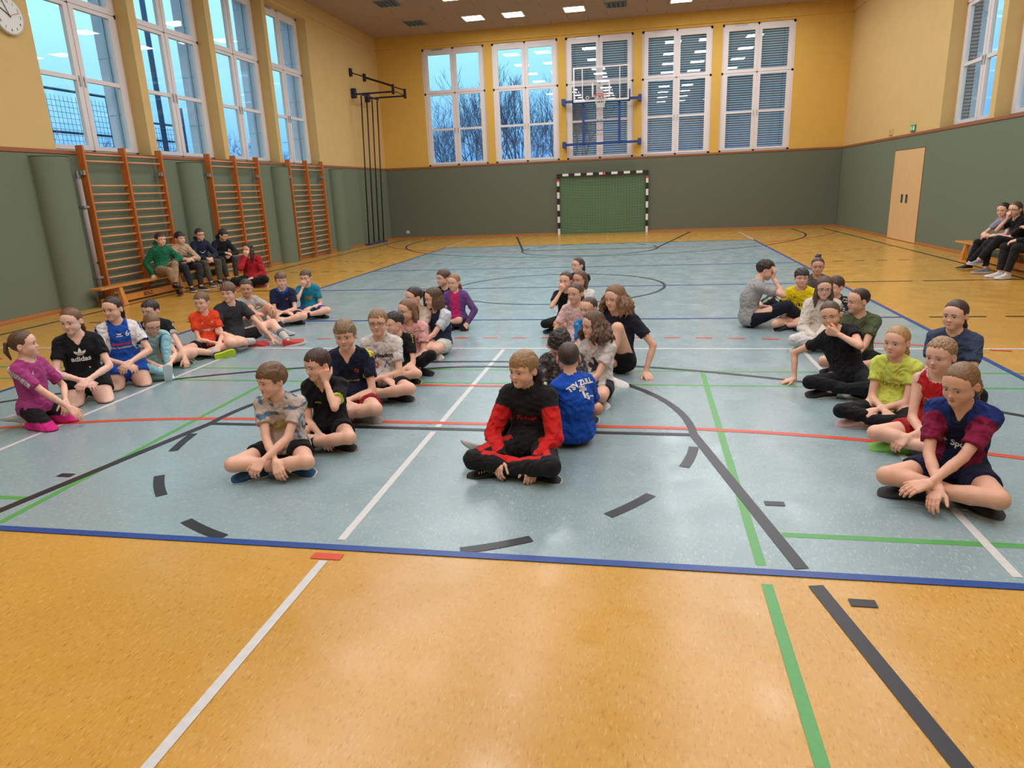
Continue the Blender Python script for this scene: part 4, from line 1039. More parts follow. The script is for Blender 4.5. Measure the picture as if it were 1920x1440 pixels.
POSES = {}
def hand_prims(Wr, d, n, right, s, curl=.35, spread=.10, thumb=.6, curls=None):
    d = nrm(d); n = nrm(n - d*(n @ d)); th = np.cross(d, n)*(1 if right else -1); P = []
    s = s*1.04; kn = [(.030, .070), (.011, .074), (-.008, .071), (-.025, .064)]; ln = [.062, .069, .063, .050]; rr = [.0088, .0090, .0086, .0076]
    for i, (o, l) in enumerate(kn):
        b = Wr + (d*.006 + th*o*.45)*s; k = Wr + (d*l + th*o)*s
        P.append((rcone(b, k, .0150*s, .0105*s), .010*s))
        c = (curl if curls is None else curls[i]); ang = 0.0; cd = nrm(d + th*(o*spread*28*.1)); pos = k
        for j, fr in enumerate((.44, .31, .25)):
            ang += c*(1.25 if j == 0 else 1.45); v = cd*math.cos(ang) + n*math.sin(ang); e = pos + v*ln[i]*fr*s
            P.append((rcone(pos, e, rr[i]*s*(1 - .08*j), rr[i]*s*(1 - .08*(j+1))), .003*s)); pos = e
    b = Wr + (d*.020 + th*.018)*s; v = nrm(d*.62 + th*.72 + n*.30); e = b + v*.040*s; P.append((rcone(b, e, .0135*s, .0098*s), .008*s))
    v2 = nrm(d*(.85 + .1*thumb) + th*(.45 - .5*thumb*curl) + n*(.2 + .5*curl)); e2 = e + v2*.026*s; P.append((rcone(e, e2, .0096*s, .0086*s), .003*s)); P.append((rcone(e2, e2 + v2*.020*s, .0086*s, .0072*s), .003*s))
    return P

def skeleton(sp):
    s = sp.get('s', 1.0); g = sp.get('g', 1.0); po = sp['pose']; J = dict(s=s, g=g, lg=sp.get('lg', 1.0))
    hz = po.get('hz', .100)*s; Pv = A(0, 0, hz)
    up0 = upv(po.get('low', -6), po.get('side', 0)*.6); up1 = upv(po.get('lean', 14), po.get('side', 0)); tw = math.radians(po.get('twist', 0))
    Rp = frame(up0, 0); Rc = frame(up1, tw)
    M = Pv + up0*.185*s; N = M + up1*.225*s; C = M + up1*.085*s
    J.update(P=Pv, M=M, N=N, C=C, Rp=Rp, Rc=Rc)
    hy, hp, hr = [math.radians(k) for k in po.get('head', (0, 0, 0))]
    hup = A(0, 0, 1.0); Rh = frame(hup, hy)
    cx, sx_ = math.cos(-hp), math.sin(-hp); Rx = np.array([[1, 0, 0], [0, cx, -sx_], [0, sx_, cx]])   # hp>0 looks down
    cr, sr = math.cos(hr), math.sin(hr); Ry = np.array([[cr, 0, sr], [0, 1, 0], [-sr, 0, cr]])
    Rh = Rh @ Rx @ Ry; J['Rh'] = Rh
    nd = nrm(up1*.6 + Rh[:, 2]*.6 + Rc[:, 1]*.10); B = N + nd*.060*s; hs = .955*sp.get('hs', 1.0)*(.55 + .45*s); J['hs'] = np.array([hs*sp.get('hw', 1.0), hs, hs])
    HO = B + Rh @ A(0, .018, .070)*hs; J['B'] = B; J['HO'] = HO
    Mh = np.eye(4); Mh[:3, :3] = Rh; Mh[:3, 3] = HO; J['Mh'] = Mh
    sw = .128*s*(.8 + .2*g); SC_ = N - up1*.055*s
    r = Rc[:, 0]; sh = po.get('shrug', (0, 0))
    J['S'] = {1: SC_ + r*sw + up1*sh[0]*s, -1: SC_ - r*sw + up1*sh[1]*s}
    J['H'] = {1: Pv + Rp @ A(.082*s, .012*s, 0), -1: Pv + Rp @ A(-.082*s, .012*s, 0)}
    la, lf, lt, lsn = .262*s, .228*s, .365*s, .360*s
    J['E'], J['W'], J['hand'] = {}, {}, {}; J['K'], J['A'], J['foot'] = {}, {}, {}
    for sd, nm in ((1, 'R'), (-1, 'L')):
        tgt = po.get('h' + nm, (sd*.12, .30, .18)); pol = po.get('e' + nm, (sd*.8, -.55, -.45))
        t = np.array(tgt, float)
        if po.get('hspace' + nm) == 'head': t = HO + Rh @ t*hs
        else: t = t*s
        e, w_ = ik(J['S'][sd], t, la, lf, pol); J['E'][sd] = e; J['W'][sd] = w_
        fd = nrm(w_ - e); d = po.get('d' + nm); d = nrm(fd + A(0, 0, -.25)) if d is None else nrm(d); n = np.array(po.get('n' + nm, (-sd*.35, -.1, -1)), float)
        J['hand'][sd] = (d, n, po.get('c' + nm, .35))
        tgt = np.array(po.get('a' + nm, (-sd*.1, .3, .06)), float)*s; pol = po.get('k' + nm, (sd, .6, .35))
        k, a_ = ik(J['H'][sd], tgt, lt, lsn, pol); J['K'][sd] = k; J['A'][sd] = a_
        J['foot'][sd] = (nrm(po.get('f' + nm, (-sd*.9, .35, -.05))), np.array(po.get('u' + nm, (sd*.05, .50, .85)), float))
    return J

def torso_prims(J, bust=0.0):
    s, g = J['s'], J['g']; Rp, Rc = J['Rp'], J['Rc']; S = J['S']
    L = [(ell(J['P'] + Rp @ A(0, -.004, .012)*s, A(.132*g, .094*g, .105)*s, Rp), 0),
         (ell(J['M'] - Rp[:, 2]*.03*s + Rc[:, 1]*.006*s*g, A(.114*g, .082*g, .125)*s, Rp), .05*s),
         (ell(J['C'] + Rc @ A(0, .002, .018)*s, A(.126*(.6 + .4*g), .083*(.6 + .4*g), .135)*s, Rc), .05*s),
         (rcone(S[1] - Rc[:, 0]*.012*s, S[-1] + Rc[:, 0]*.012*s, .040*s, .040*s), .035*s)]
    if bust:
        for sd in (1, -1): L.append((ell(J['C'] + Rc @ A(sd*.052, .062, .030)*s, A(.048, .036, .046)*s*bust, Rc), .03*s))
    for sd in (1, -1): L.append((rcone(J['N'] + J['Rc'][:, 2]*.020*s, J['N'] - Rc[:, 2]*.026*s + Rc[:, 0]*sd*.085*s, .028*s, .030*s), .03*s))
    return L

def skin_prims(J, sp):
    s, g = J['s'], J['g']; ag = .6 + .4*g; L = torso_prims(J)
    L.append((rcone(J['N'] - J['Rc'][:, 2]*.035*s, J['B'] + J['Rh'][:, 2]*.03*s, .046*s*(.75 + .25*g), .0415*s*(.75 + .25*g)), .022*s))
    L.append((head_prim(J['Mh'], J['hs']), .014))
    for sd in (1, -1):
        S, E, W_ = J['S'][sd], J['E'][sd], J['W'][sd]
        L.append((rcone(S, E, .037*s*ag, .0285*s*ag), .028*s)); L.append((rcone(E, E + (W_ - E)*.35, .0285*s*ag, .0295*s*ag), .006*s)); L.append((rcone(E + (W_ - E)*.35, W_, .0295*s*ag, .0195*s*(.8 + .2*g)), .006*s))
        H, K, A_ = J['H'][sd], J['K'][sd], J['A'][sd]; kd = nrm(nrm(K - H) - nrm(A_ - K) + 1e-6)
        lg = J['lg']; L.append((rcone(H, K, .074*s*g*lg, .0500*s*ag*lg**.6), .03*s)); L.append((ell(K + nrm(nrm(K - H) + nrm(K - A_))*.006*s, A(.046, .046, .046)*s*ag*lg**.6), .012*s))
        m = K + (A_ - K)*.30 - nrm(nrm(K - H) + nrm(K - A_))*.010*s
        L.append((rcone(K, m, .0450*s*ag, .0480*s*ag), .012*s)); L.append((rcone(m, A_, .0480*s*ag, .0300*s), .012*s)); L.append((ell(A_, A(.034, .034, .034)*s), .004))
    return L

def hands(J, sd):
    d, n, c = J['hand'][sd]; cs = c if isinstance(c, (list, tuple)) else None
    return hand_prims(J['W'][sd], d, n, sd == 1, J['s'], curl=.35 if cs else c, curls=cs)

def seg_t(V, a, b):
    ba = b - a; t = ((V - a) @ ba)/(ba @ ba); d = np.linalg.norm(V - a - np.clip(t, 0, 1)[:, None]*ba, axis=1); return t, d

def skin_color(V, J, base, blush=1.0):
    c = np.tile(np.array(base), (len(V), 1)); L = (V - J['HO']) @ J['Rh'] / J['hs']
    for sx in (-1, 1):
        m = np.exp(-(((L[:, 0] - sx*.040)/.020)**2 + ((L[:, 2] + .034)/.020)**2))*(L[:, 1] > .03)*.30*blush
        c = c*(1 - m[:, None]*(1 - np.array((1.0, .70, .68))))
    m = np.clip((np.abs(L[:, 0]) - .074)/.006, 0, 1)*(np.abs(L[:, 2]) < .04)*(np.abs(L[:, 1] + .01) < .04)*.35
    c = c*(1 - m[:, None]*(1 - np.array((1.0, .66, .62))))
    for sd in (1, -1):
        for q in (J['K'][sd], J['E'][sd], J['W'][sd] + nrm(J['hand'][sd][0])*.10*J['s']):
            m = np.exp(-(np.linalg.norm(V - q, axis=1)/(.045*J['s']))**2)*.30; c = c*(1 - m[:, None]*(1 - np.array((1.0, .72, .70))))
    return c

def body_mesh(J, sp, hc, hf):
    L = skin_prims(J, sp); hp = {sd: hands(J, sd) for sd in (1, -1)}
    allp = [p for p, k in L] + [p for sd in (1, -1) for p, k in hp[sd]]
    lo, hi = prims_bounds(allp, .012); lo[2] = max(lo[2], -.02)
    VV, QQ, n = [], [], 0; boxes = []
    hl, hh = head_prim(J['Mh'], J['hs'])[:2]; boxes.append((hl - .004, hh + .004))
    for sd in (1, -1): b = prims_bounds([p for p, k in hp[sd]], .006); boxes.append(b)
    flo = po_floor(sp)
    def run(lo, hi, h):
        g = Grid(lo, hi, h)
        for p, k in L: g.add(p, k)
        for sd in (1, -1):
            for p, k in hp[sd]: g.add(p, k)
        g.clip(lambda X, Y, Z: flo - Z + 0*X + 0*Y, lo, A(hi[0], hi[1], flo + .05))
        return g.net()
    def inside(P, b, m): return np.all((P > b[0] + m) & (P < b[1] - m), axis=1)
    V, Q = run(lo, hi, hc); c = V[Q].mean(1); drop = np.zeros(len(Q), bool)
    for b in boxes: drop |= inside(c, b, hc*1.6)
    VV.append(V); QQ.append(Q[~drop]); n += len(V); done = []
    for b in boxes:
        V, Q = run(np.maximum(b[0], A(-9, -9, -.02)), b[1], hf)
        if len(V) == 0: continue
        c = V[Q].mean(1); drop = np.zeros(len(Q), bool)
        for d in done: drop |= inside(c, d, hf*2)
        done.append(b); VV.append(V); QQ.append(Q[~drop] + n); n += len(V)
    V = np.concatenate(VV); Q = np.concatenate(QQ)
    used = np.zeros(len(V), bool); used[Q.ravel()] = True; mp = np.cumsum(used) - 1; V = V[used]; Q = mp[Q]
    return V, Q

def po_floor(sp): return sp['pose'].get('floor', .002)

def clipfun_plane(o, n):
    n = nrm(n); o = np.asarray(o, float)
    return lambda X, Y, Z: (X - o[0])*n[0] + (Y - o[1])*n[1] + (Z - o[2])*n[2]

def shirt_mesh(J, sp, h):
    sh = sp['shirt']; s, g = J['s'], J['g']; ag = .6 + .4*g; inf = sh.get('inf', .011)*s; kind = sh.get('kind', 'tee'); Rc, Rp = J['Rc'], J['Rp']
    L = torso_prims(J, sp.get('bust', 0)); sl = sh.get('sleeve', .62); P = [p for p, k in L]; arms = {}
    if kind == 'tank': sl = 0
    for sd in (1, -1):
        S, E, W_ = J['S'][sd], J['E'][sd], J['W'][sd]; arms[sd] = []
        if 0 < sl <= 1:
            e = S + (E - S)*sl; r1 = (.037 + (.0285 - .037)*sl)*s*ag; arms[sd] = [(ccone(S, e, .037*s*ag + inf*1.15, r1 + inf*(1.7 if sh.get('loose', 1) else 1.0)), .03*s)]
        elif sl > 1:
            arms[sd] = [(rcone(S, E, .037*s*ag + inf*1.3, .029*s*ag + inf*1.5), .03*s), (ccone(E, W_ - nrm(W_ - E)*.004*s, .029*s*ag + inf*1.5, .021*s + inf*.9), .008*s)]
        P += [p for p, k in arms[sd]]
    if kind == 'hoodie':
        cc = J['N'] + Rc @ A(0, -.01, .012)*s
        ring = [cc + Rc @ A(.072*math.cos(a), .066*math.sin(a) - .014, .026 - .042*math.sin(a))*s for a in np.linspace(0, 6.283, 13)]; rr_ = [(.024 - .008*math.sin(a))*s for a in np.linspace(0, 6.283, 13)]
        hood = [(rcone(ring[i], ring[i+1], rr_[i], rr_[i+1]), .012*s) for i in range(12)]
        hood += [(rcone(cc + Rc @ A(-.062, -.070, .030)*s, cc + Rc @ A(.062, -.070, .030)*s, .034*s, .034*s), .015*s), (rcone(cc + Rc @ A(0, -.085, .045)*s, cc + Rc @ A(0, -.105, -.07)*s, .050*s, .024*s), .02*s)]
        P += [p for p, k in hood]
    lo, hi = prims_bounds(P, inf + .02); lo[2] = max(lo[2], -.01); G = Grid(lo, hi, h)
    for p, k in L: G.add(p, k, inf)
    drop = sh.get('drop', 1.0)
    if drop: G.add(ell(J['P'] + Rp @ A(0, .0, .012)*s, A(.140*g, .103*g, .100)*s, Rp), .05*s, inf*drop)
    for sd in (1, -1):
        for p, k in arms[sd]: G.add(p, k)
    wv = waves(sp.get('seed', 1), 7, (.05*s, .13*s)); w2 = waves(sp.get('seed', 1) + 50, 4, (.03*s, .06*s)); am = sh.get('fold', .0085)
    G.disp(lambda X, Y, Z: am*s*(np.abs(wv(X, Y, Z))*2.2 - .5) + .0022*s*w2(X, Y, Z))
    if kind == 'hoodie':
        for p, k in hood: G.add(p, k)
        G.cut(rcone(J['N'] - Rc[:, 2]*.03*s, J['HO'], .044*s, .07*s), .004)
    else:
        nr = sh.get('neck', .049)*s; v = sh.get('vneck', .0)
        G.cut(rcone(J['N'] - Rc[:, 2]*.015*s + Rc[:, 1]*.006*s, J['N'] + nrm(J['B'] - J['N'])*.13*s + Rc[:, 1]*.03*s, nr, nr*1.35), .004)
        if v: G.cut(rcone(J['N'] + Rc[:, 1]*.055*s + Rc[:, 2]*.005*s, J['N'] + Rc[:, 1]*.075*s - Rc[:, 2]*(.03 + v)*s, nr*.66, .010*s), .004)
    for sd in (1, -1):
        S = J['S'][sd]
        if kind == 'tank':
            S2 = S + Rc[:, 0]*sd*.030*s; G.cut(rcone(S2 + Rc[:, 2]*.10*s, S2 - Rc[:, 2]*.055*s, .052*s, .050*s), .004)
    hem = sh.get('hem', -.035)*s
    G.clip(lambda X, Y, Z: -((X - J['P'][0])*Rp[0, 2] + (Y - J['P'][1])*Rp[1, 2] + (Z - J['P'][2])*Rp[2, 2] - hem), k=.004)
    G.clip(lambda X, Y, Z: po_floor(sp) + .002 - Z + 0*X + 0*Y)
    return G.net()

def lower_mesh(J, sp, h):
    lw = sp['lower']; s, g = J['s'], J['g']; ag = .6 + .4*g; kind = lw.get('kind', 'shorts'); Rp = J['Rp']
    inf = lw.get('inf', {'shorts': .013, 'pants': .012, 'leggings': .0045, 'skirt': .02}[kind])*s; L = [(ell(J['P'] + Rp @ A(0, -.004, .012)*s, A(.132*g, .094*g, .105)*s, Rp), 0, inf*.8)]; ends = []
    for sd in (1, -1):
        H, K, A_ = J['H'][sd], J['K'][sd], J['A'][sd]; rk = .050*s*ag; gl = g*J['lg']
        if kind == 'shorts':
            t = lw.get('t', .62); e = H + (K - H)*t; re = (.074*gl + (.050*ag*J['lg']**.6 - .074*gl)*t)*s; L.append((ccone(H, e, .074*s*gl + inf, re + inf*1.3), .03*s, 0))
        else:
            kdir = nrm(nrm(K - H) + nrm(K - A_)); m = K + (A_ - K)*.30 - kdir*.010*s; ak = lw.get('ankle', .93)
            L.append((rcone(H, K, .074*s*gl + inf, rk + inf), .03*s, 0)); L.append((ell(K + kdir*.006*s, A(.046, .046, .046)*s*ag + inf), .012*s, 0))
            e = K + (A_ - K)*ak; L.append((rcone(K, m, .045*s*ag + inf, .048*s*ag + inf), .012*s, 0)); re = .048*s*ag + (.030 - .048*ag)*s*(ak - .3)/.7; L.append((ccone(m, e, .048*s*ag + inf, re + inf*lw.get('cuff', 1.0)), .012*s, 0))
    if kind == 'skirt': pass
    lo, hi = prims_bounds([p for p, k, i in L], inf + .02); lo[2] = max(lo[2], -.01); G = Grid(lo, hi, h)
    for p, k, i in L: G.add(p, k, i)
    wv = waves(sp.get('seed', 1) + 9, 7, (.05*s, .12*s)); am = lw.get('fold', .0045 if kind != 'leggings' else .001)
    G.disp(lambda X, Y, Z: am*s*(np.abs(wv(X, Y, Z))*2.2 - .5))
    top = lw.get('top', .07)*s
    G.clip(lambda X, Y, Z: (X - J['P'][0])*Rp[0, 2] + (Y - J['P'][1])*Rp[1, 2] + (Z - J['P'][2])*Rp[2, 2] - top, A(-.25, -.25, 0)*s, A(.25, .14, 2)*s)
    G.clip(lambda X, Y, Z: po_floor(sp) + .001 - Z + 0*X + 0*Y)
    return G.net()

def mat4(R, o, sc=(1, 1, 1)):
    M = Matrix.Identity(4)
    for i in range(3):
        for j in range(3): M[i][j] = float(R[i, j]*sc[j])
        M[i][3] = float(o[i])
    return M

def solid(c): return lambda V, J: np.tile(np.array(c), (len(V), 1))

def project_print(me, J, bvh, du, dv, size, back=False, rot=0.0, off=.0025):
    """lay a flat mesh (x right as read, y up; units of size) onto the shirt"""
    Rc = J['Rc']; s = J['s']; fw = Rc[:, 1]*(-1 if back else 1); rt = Rc[:, 0]*(1 if back else -1); up = Rc[:, 2]
    c = J['C'] + rt*du*s + up*dv*s; bm = bmesh.new(); bm.from_mesh(me)
    for _ in range(3):
        ed = [e for e in bm.edges if e.calc_length()*size > .016]
        if not ed: break
        bmesh.ops.subdivide_edges(bm, edges=ed, cuts=1)
    bmesh.ops.triangulate(bm, faces=bm.faces[:])
    cr, sr = math.cos(rot), math.sin(rot); bad = []
    for v in bm.verts:
        x, y = v.co.x*size, v.co.y*size; x, y = x*cr - y*sr, x*sr + y*cr
        o = c + rt*x + up*y + fw*.45; hit = bvh.ray_cast(Vector(o), Vector(-fw), .8)
        if hit[0] is None: bad.append(v)
        else: v.co = hit[0] + hit[1]*off
    if bad: bmesh.ops.delete(bm, geom=bad, context='VERTS')
    out = bpy.data.meshes.new('print'); bm.to_mesh(out); bm.free(); return out

def poly_mesh(polys):
    mb = MB()
    for p in polys: mb.add([(x, y, 0) for x, y in p], [tuple(range(len(p)))])
    return mb.mesh('shape')

PEOPLE = []
def cam_project(p):
    d = Vector(p) - Vector(CAMP['loc']); z = d.dot(_f); return (960 + CAMP['f']*d.dot(_r)/z, 720 - CAMP['f']*d.dot(_u)/z, z)
def cam_ray(px): return _f + _r*((px[0] - 960)/CAMP['f']) - _u*((px[1] - 720)/CAMP['f'])

def person(sp):
    J = skeleton(sp); s = J['s']; hd = math.radians(sp['head_dir']) - math.pi/2   # local +Y -> world direction
    Rz = np.array([[math.cos(hd), -math.sin(hd), 0], [math.sin(hd), math.cos(hd), 0], [0, 0, 1]]); ho = Rz @ J['HO']
    if 'at' in sp: seat = A(sp['at'][0], sp['at'][1], 0)
    else:
        d = np.array(cam_ray(sp['px'])); c0 = np.array(CAMP['loc']); t = (ho[2] + sp.get('z0', 0) - c0[2])/d[2]
        if 'planex' in sp: t = (sp['planex'] - c0[0])/d[0]
        w_ = c0 + d*t; seat = A(w_[0] - ho[0], w_[1] - ho[1], sp.get('z0', 0))
    dist = float(np.linalg.norm(seat - np.array(CAMP['loc'])))
    near = dist < 5.2; mid = dist < 8.5
    hc, hf, hsh = (.0140, .0041, .0074) if near else ((.0180, .0058, .0104) if mid else (.024, .0085, .0150))
    sid = sp.get('id', 'p'); V, Q = body_mesh(J, sp, hc, hf)
    me = npmesh('person', V, Q, skin_color(V, J, sp.get('skin', SKIN), sp.get('blush', 1.0)))
    root = mkobj('person', me, M_SKIN); root.location = seat; root.rotation_euler = (0, 0, hd); tag(root, sp['label'], 'person')
    if 'group' in sp: root['group'] = sp['group']
    def child(name, mesh, mat, M=None, sub=None):
        o = bpy.data.objects.new(name, mesh); COL.objects.link(o); o.parent = sub or root
        if M is not None: o.matrix_local = M
        ms = mat if isinstance(mat, (list, tuple)) else [mat]
        while len(mesh.materials) < len(ms): mesh.materials.append(None)
        for i, m in enumerate(ms): o.material_slots[i].link = 'OBJECT'; o.material_slots[i].material = m
        return o
    Mh = mat4(J['Rh'], J['HO'], J['hs'])
    st, hcol = sp['hair'][0], sp['hair'][1]; hseed = (sp['hair'][2] if len(sp['hair']) > 2 else 0) % 3
    swept = st in ('tail', 'lowtail', 'longtail', 'wavytail', 'bun'); hm = hair_mat(('swept_' if swept else 'hair_') + '%02x%02x%02x' % tuple(int(255*min(1, c**.45)) for c in hcol), hcol, (150, 13, 70) if swept else (170, 170, 16))
    child('hair', make_hair(st, hseed), hm, Mh)
    if sp.get('tie'): 
        mb = MB(); z0 = {'tail': .030, 'longtail': .040, 'half': .020, 'lowtail': -.03}.get(st, .03); pts = [(.0185*math.cos(a), -.108, z0 + .0185*math.sin(a)) for a in np.linspace(0, 6.283, 13)]
        mb.tube(pts, .0055, 6, caps=False); child('hair_tie', mb.mesh('hair_tie'), pbr('tie_' + sid, sp['tie'], .7), Mh)
    for sx in (1, -1):
        child('eye', eye_mesh(sx, sp.get('lid', 1.0)), [M_EYEW, M_IRIS[sp.get('iris', 'blue')], M_EYED], Mh)
        child('eyebrow', BROWS[sx], hair_mat('brow_' + hm.name, [c*.75 for c in hcol]), Mh)
    child('lips', LIPS, [pbr('lip_%02x%02x%02x' % tuple(int(255*min(1, c**.45)) for c in sp.get('skin', SKIN)), np.array(sp.get('skin', SKIN))*np.array((.80, .44, .46)), .45), M_EYED if False else M_LINE], Mh)
    if sp.get('glasses'):
        gl = child('glasses', GLASSES, pbr('glasses_' + sid, sp['glasses'], .35), Mh)
        lo_ = child('lens', LENSES, M_LENS, None, gl)
    sh = sp['shirt']; V, Q = shirt_mesh(J, sp, hsh); colf = sh.get('col'); colf = colf if callable(colf) else solid(colf)
    sm = npmesh('shirt', V, Q, colf(V, J)); shirt = child(sh.get('name', 't_shirt'), sm, M_CLOTH)
    lw = sp.get('lower')
    if lw:
        V2, Q2 = lower_mesh(J, sp, hsh); colf = lw.get('col'); colf = colf if callable(colf) else solid(colf); child(lw.get('name', lw.get('kind', 'shorts')), npmesh('lower', V2, Q2, colf(V2, J)), M_CLOTH)
    if sp.get('prints'):
        bvh = BVHTree.FromPolygons([tuple(v) for v in V], [tuple(int(k) for k in q) for q in Q])
        for pr in sp['prints']:
            pm = project_print(pr[0], J, bvh, pr[1], pr[2], pr[3]*s, pr[5] if len(pr) > 5 else False, pr[6] if len(pr) > 6 else 0.0, pr[7] if len(pr) > 7 else .0025)
            if len(pm.polygons): child('print', pm, pbr('print_%02x%02x%02x' % tuple(int(255*min(1, c**.45)) for c in pr[4]), pr[4], .75, .2), None, shirt)
    fw = sp.get('shoes', dict(col=(.02, .02, .02), sole=(.8, .8, .8)))
    for sd in (1, -1):
        d, u = J['foot'][sd]; R_ = frame(nrm(u - d*(u @ d)), 0, d); sc = np.array((s, s, s))*fw.get('size', .98)
        Mf = mat4(R_, J['A'][sd], sc)
        if sd == -1: Mf = Mf @ Matrix.Scale(-1, 4, (1, 0, 0))
        ko = fw.get('hide', ())
        if sd in ko: continue
        fk = fw['L'] if (sd == -1 and 'L' in fw) else (fw['R'] if (sd == 1 and 'R' in fw) else fw)
        up = child('shoe' if fk.get('sole') else 'sock', SHOE_UP, pbr('shoe_%s_%d' % (sid, sd), fk['col'], .6, .4, noise_amt=.1, noise_scale=60, bump=.2), Mf)
        if fk.get('sole'):
            child('sole', SHOE_SOLE, pbr('sole_%s_%d' % (sid, sd), fk['sole'], .6), None, up)
            if fk.get('lace'): child('laces', SHOE_LACE, pbr('lace_%s' % sid, fk['lace'], .8), None, up)
        if fw.get('sock') is not None:
            mb = MB(); K, A_ = J['K'][sd], J['A'][sd]; t = fw.get('sockt', .75); e = K + (A_ - K)*t
            rE = .048*s + (.030 - .048)*s*(t - .3)/.7 + .004*s
            mb.tube([A_, A_ + (e - A_)*.5, e], [.036*s, (.034*s + rE)/2, rE], 14, caps=False); m_ = mb.mesh('sock'); m_.shade_smooth(); child('sock', m_, pbr('sock_' + sid, fw['sock'], .85))
            if fw.get('stripe') is not None:
                for q in (.66, .78):
                    mb = MB(); p0 = A_ + (e - A_)*q; p1 = A_ + (e - A_)*(q + .06); rr = .037*s + (rE - .036*s)*q
                    mb.tube([p0, p1], [rr + .0015, rr + .0015], 14, caps=False); child('stripe', mb.mesh('stripe'), pbr('stripe_' + sid, fw['stripe'], .85))
    PEOPLE.append((sid, root, J, seat)); return root, J
# ---------------------------------------------------------------- poses and prints
def PZ(base, **kw): d = dict(base); d.update(kw); return d
CROSS = dict(hz=.10, low=-16, lean=24, aR=(-.10, .22, .072), aL=(.10, .29, .074), kR=(1, .30, .16), kL=(-1, .30, .16), hR=(-.02, .30, .14), hL=(.03, .34, .15))
LAPX = dict(CROSS, hR=(-.06, .20, .17), hL=(.05, .22, .19), eR=(1, -.2, -.5), eL=(-1, -.2, -.5))                      # forearms crossed in the lap
KNEEL = dict(hz=.165, low=2, lean=8, aR=(.09, -.05, .055), aL=(-.09, -.05, .055), kR=(.10, 1, -.15), kL=(-.10, 1, -.15), fR=(.15, -1, -.1), fL=(-.15, -1, -.1), uR=(0, .1, -1), uL=(0, .1, -1), hR=(.03, .27, .25), hL=(-.03, .27, .25), eR=(.9, -.3, -.2), eL=(-.9, -.3, -.2))
KUP = dict(hz=.10, low=-14, lean=16, aR=(.10, .42, .085), aL=(-.10, .42, .085), kR=(.15, .3, 1), kL=(-.15, .3, 1), fR=(.15, 1, 0), fL=(-.15, 1, 0), uR=(0, 0, 1), uL=(0, 0, 1), hR=(.08, .34, .40), hL=(-.08, .34, .40))
BENCH = dict(hz=.43, low=-8, lean=16, aR=(.09, .42, .085), aL=(-.09, .42, .085), kR=(.2, 1, .6), kL=(-.2, 1, .6), fR=(.2, 1, 0), fL=(-.2, 1, 0), uR=(0, 0, 1), uL=(0, 0, 1), hR=(.03, .30, .55), hL=(-.03, .30, .55), eR=(.9, -.3, -.4), eL=(-.9, -.3, -.4), floor=.002)
CHIN_R = dict(hR=(.02, .10, -.115), hspaceR='head', dR=(-.3, .35, .9), nR=(-.2, -.9, .2), cR=.95, eR=(.6, .5, -1))
CHIN_L = dict(hL=(-.02, .10, -.115), hspaceL='head', dL=(.3, .35, .9), nL=(.2, -.9, .2), cL=.95, eL=(-.6, .5, -1))
FLAT = dict()

BLACK, WHITE, NAVY = lin(24, 24, 27), lin(222, 216, 212), lin(26, 30, 48)
BR_D, BR_M, BR_L, BL_D, BL_L = lin(52, 38, 32), lin(92, 66, 48), lin(122, 92, 66), lin(142, 112, 78), lin(166, 136, 98)

def chest(V, J): return (V - J['C']) @ J['Rc'] / J['s']
def arm_mask(V, J, sd):
    t, d = seg_t(V, J['S'][sd], J['E'][sd]); t2, d2 = seg_t(V, J['E'][sd], J['W'][sd]); c = chest(V, J)
    return (np.minimum(d, d2) < .085*J['s']) & (c[:, 0]*sd > .118), t, t2, d, d2
def neck_d(V, J):
    a = J['N']; u = nrm(J['B'] - J['N'] + J['Rc'][:, 1]*.02); q = V - a; h = q @ u; return np.linalg.norm(q - h[:, None]*u, axis=1)/J['s'], h/J['s']
def paint(base, *layers):
    """layers: functions (V,J)->(mask, colour)"""
    def f(V, J):
        c = np.tile(np.array(base, float), (len(V), 1)) if not callable(base) else base(V, J)
        for L in layers:
            m, k = L(V, J); m = m.astype(float)[:, None]; c = c*(1 - m) + np.array(k)*m
        return c
    return f
def L_neck(k, w=.014, r0=.052):
    return lambda V, J: ((neck_d(V, J)[0] < r0 + w) & (neck_d(V, J)[1] > -.065), k)
def L_cuff(k, sl=.62, w=.07):
    def f(V, J):
        m = np.zeros(len(V), bool)
        for sd in (1, -1):
            a, t, t2, d, d2 = arm_mask(V, J, sd); m |= a & (t > sl - w) & (d < .085*J['s'])
        return m, k
    return f
def L_sleeve(k, t0=-.5, t1=9, x=.118):
    def f(V, J):
        m = np.zeros(len(V), bool); c = chest(V, J)
        for sd in (1, -1):
            a, t, t2, d, d2 = arm_mask(V, J, sd); m |= (c[:, 0]*sd > x) & (np.minimum(d, d2) < .09*J['s']) & (np.where(d2 < d, 1 + t2, t) > t0) & (np.where(d2 < d, 1 + t2, t) < t1)
        return m, k
    return f
def L_armstripes(k, n=3, w=.0055, gap=.0155, t0=-.3, t1=.66, off=0.0):
    def f(V, J):
        m = np.zeros(len(V), bool)
        for sd in (1, -1):
            S, E = J['S'][sd], J['E'][sd]; ax = nrm(E - S); fw = J['Rc'][:, 1] - ax*(J['Rc'][:, 1] @ ax); fw = nrm(fw); out = np.cross(ax, fw); out = out*(1 if out @ (J['Rc'][:, 0]*sd + J['Rc'][:, 2]) > 0 else -1)
            q = (V - S) @ fw/J['s'] - off; o = (V - S) @ out/J['s']; t = ((V - S) @ ax)/np.linalg.norm(E - S); side = chest(V, J)[:, 0]*sd
            for i in range(n): m |= (np.abs(q - (i - (n-1)/2)*gap) < w) & (o > .01) & (t > t0) & (t < t1) & (side > .055)
        return m, k
    return f
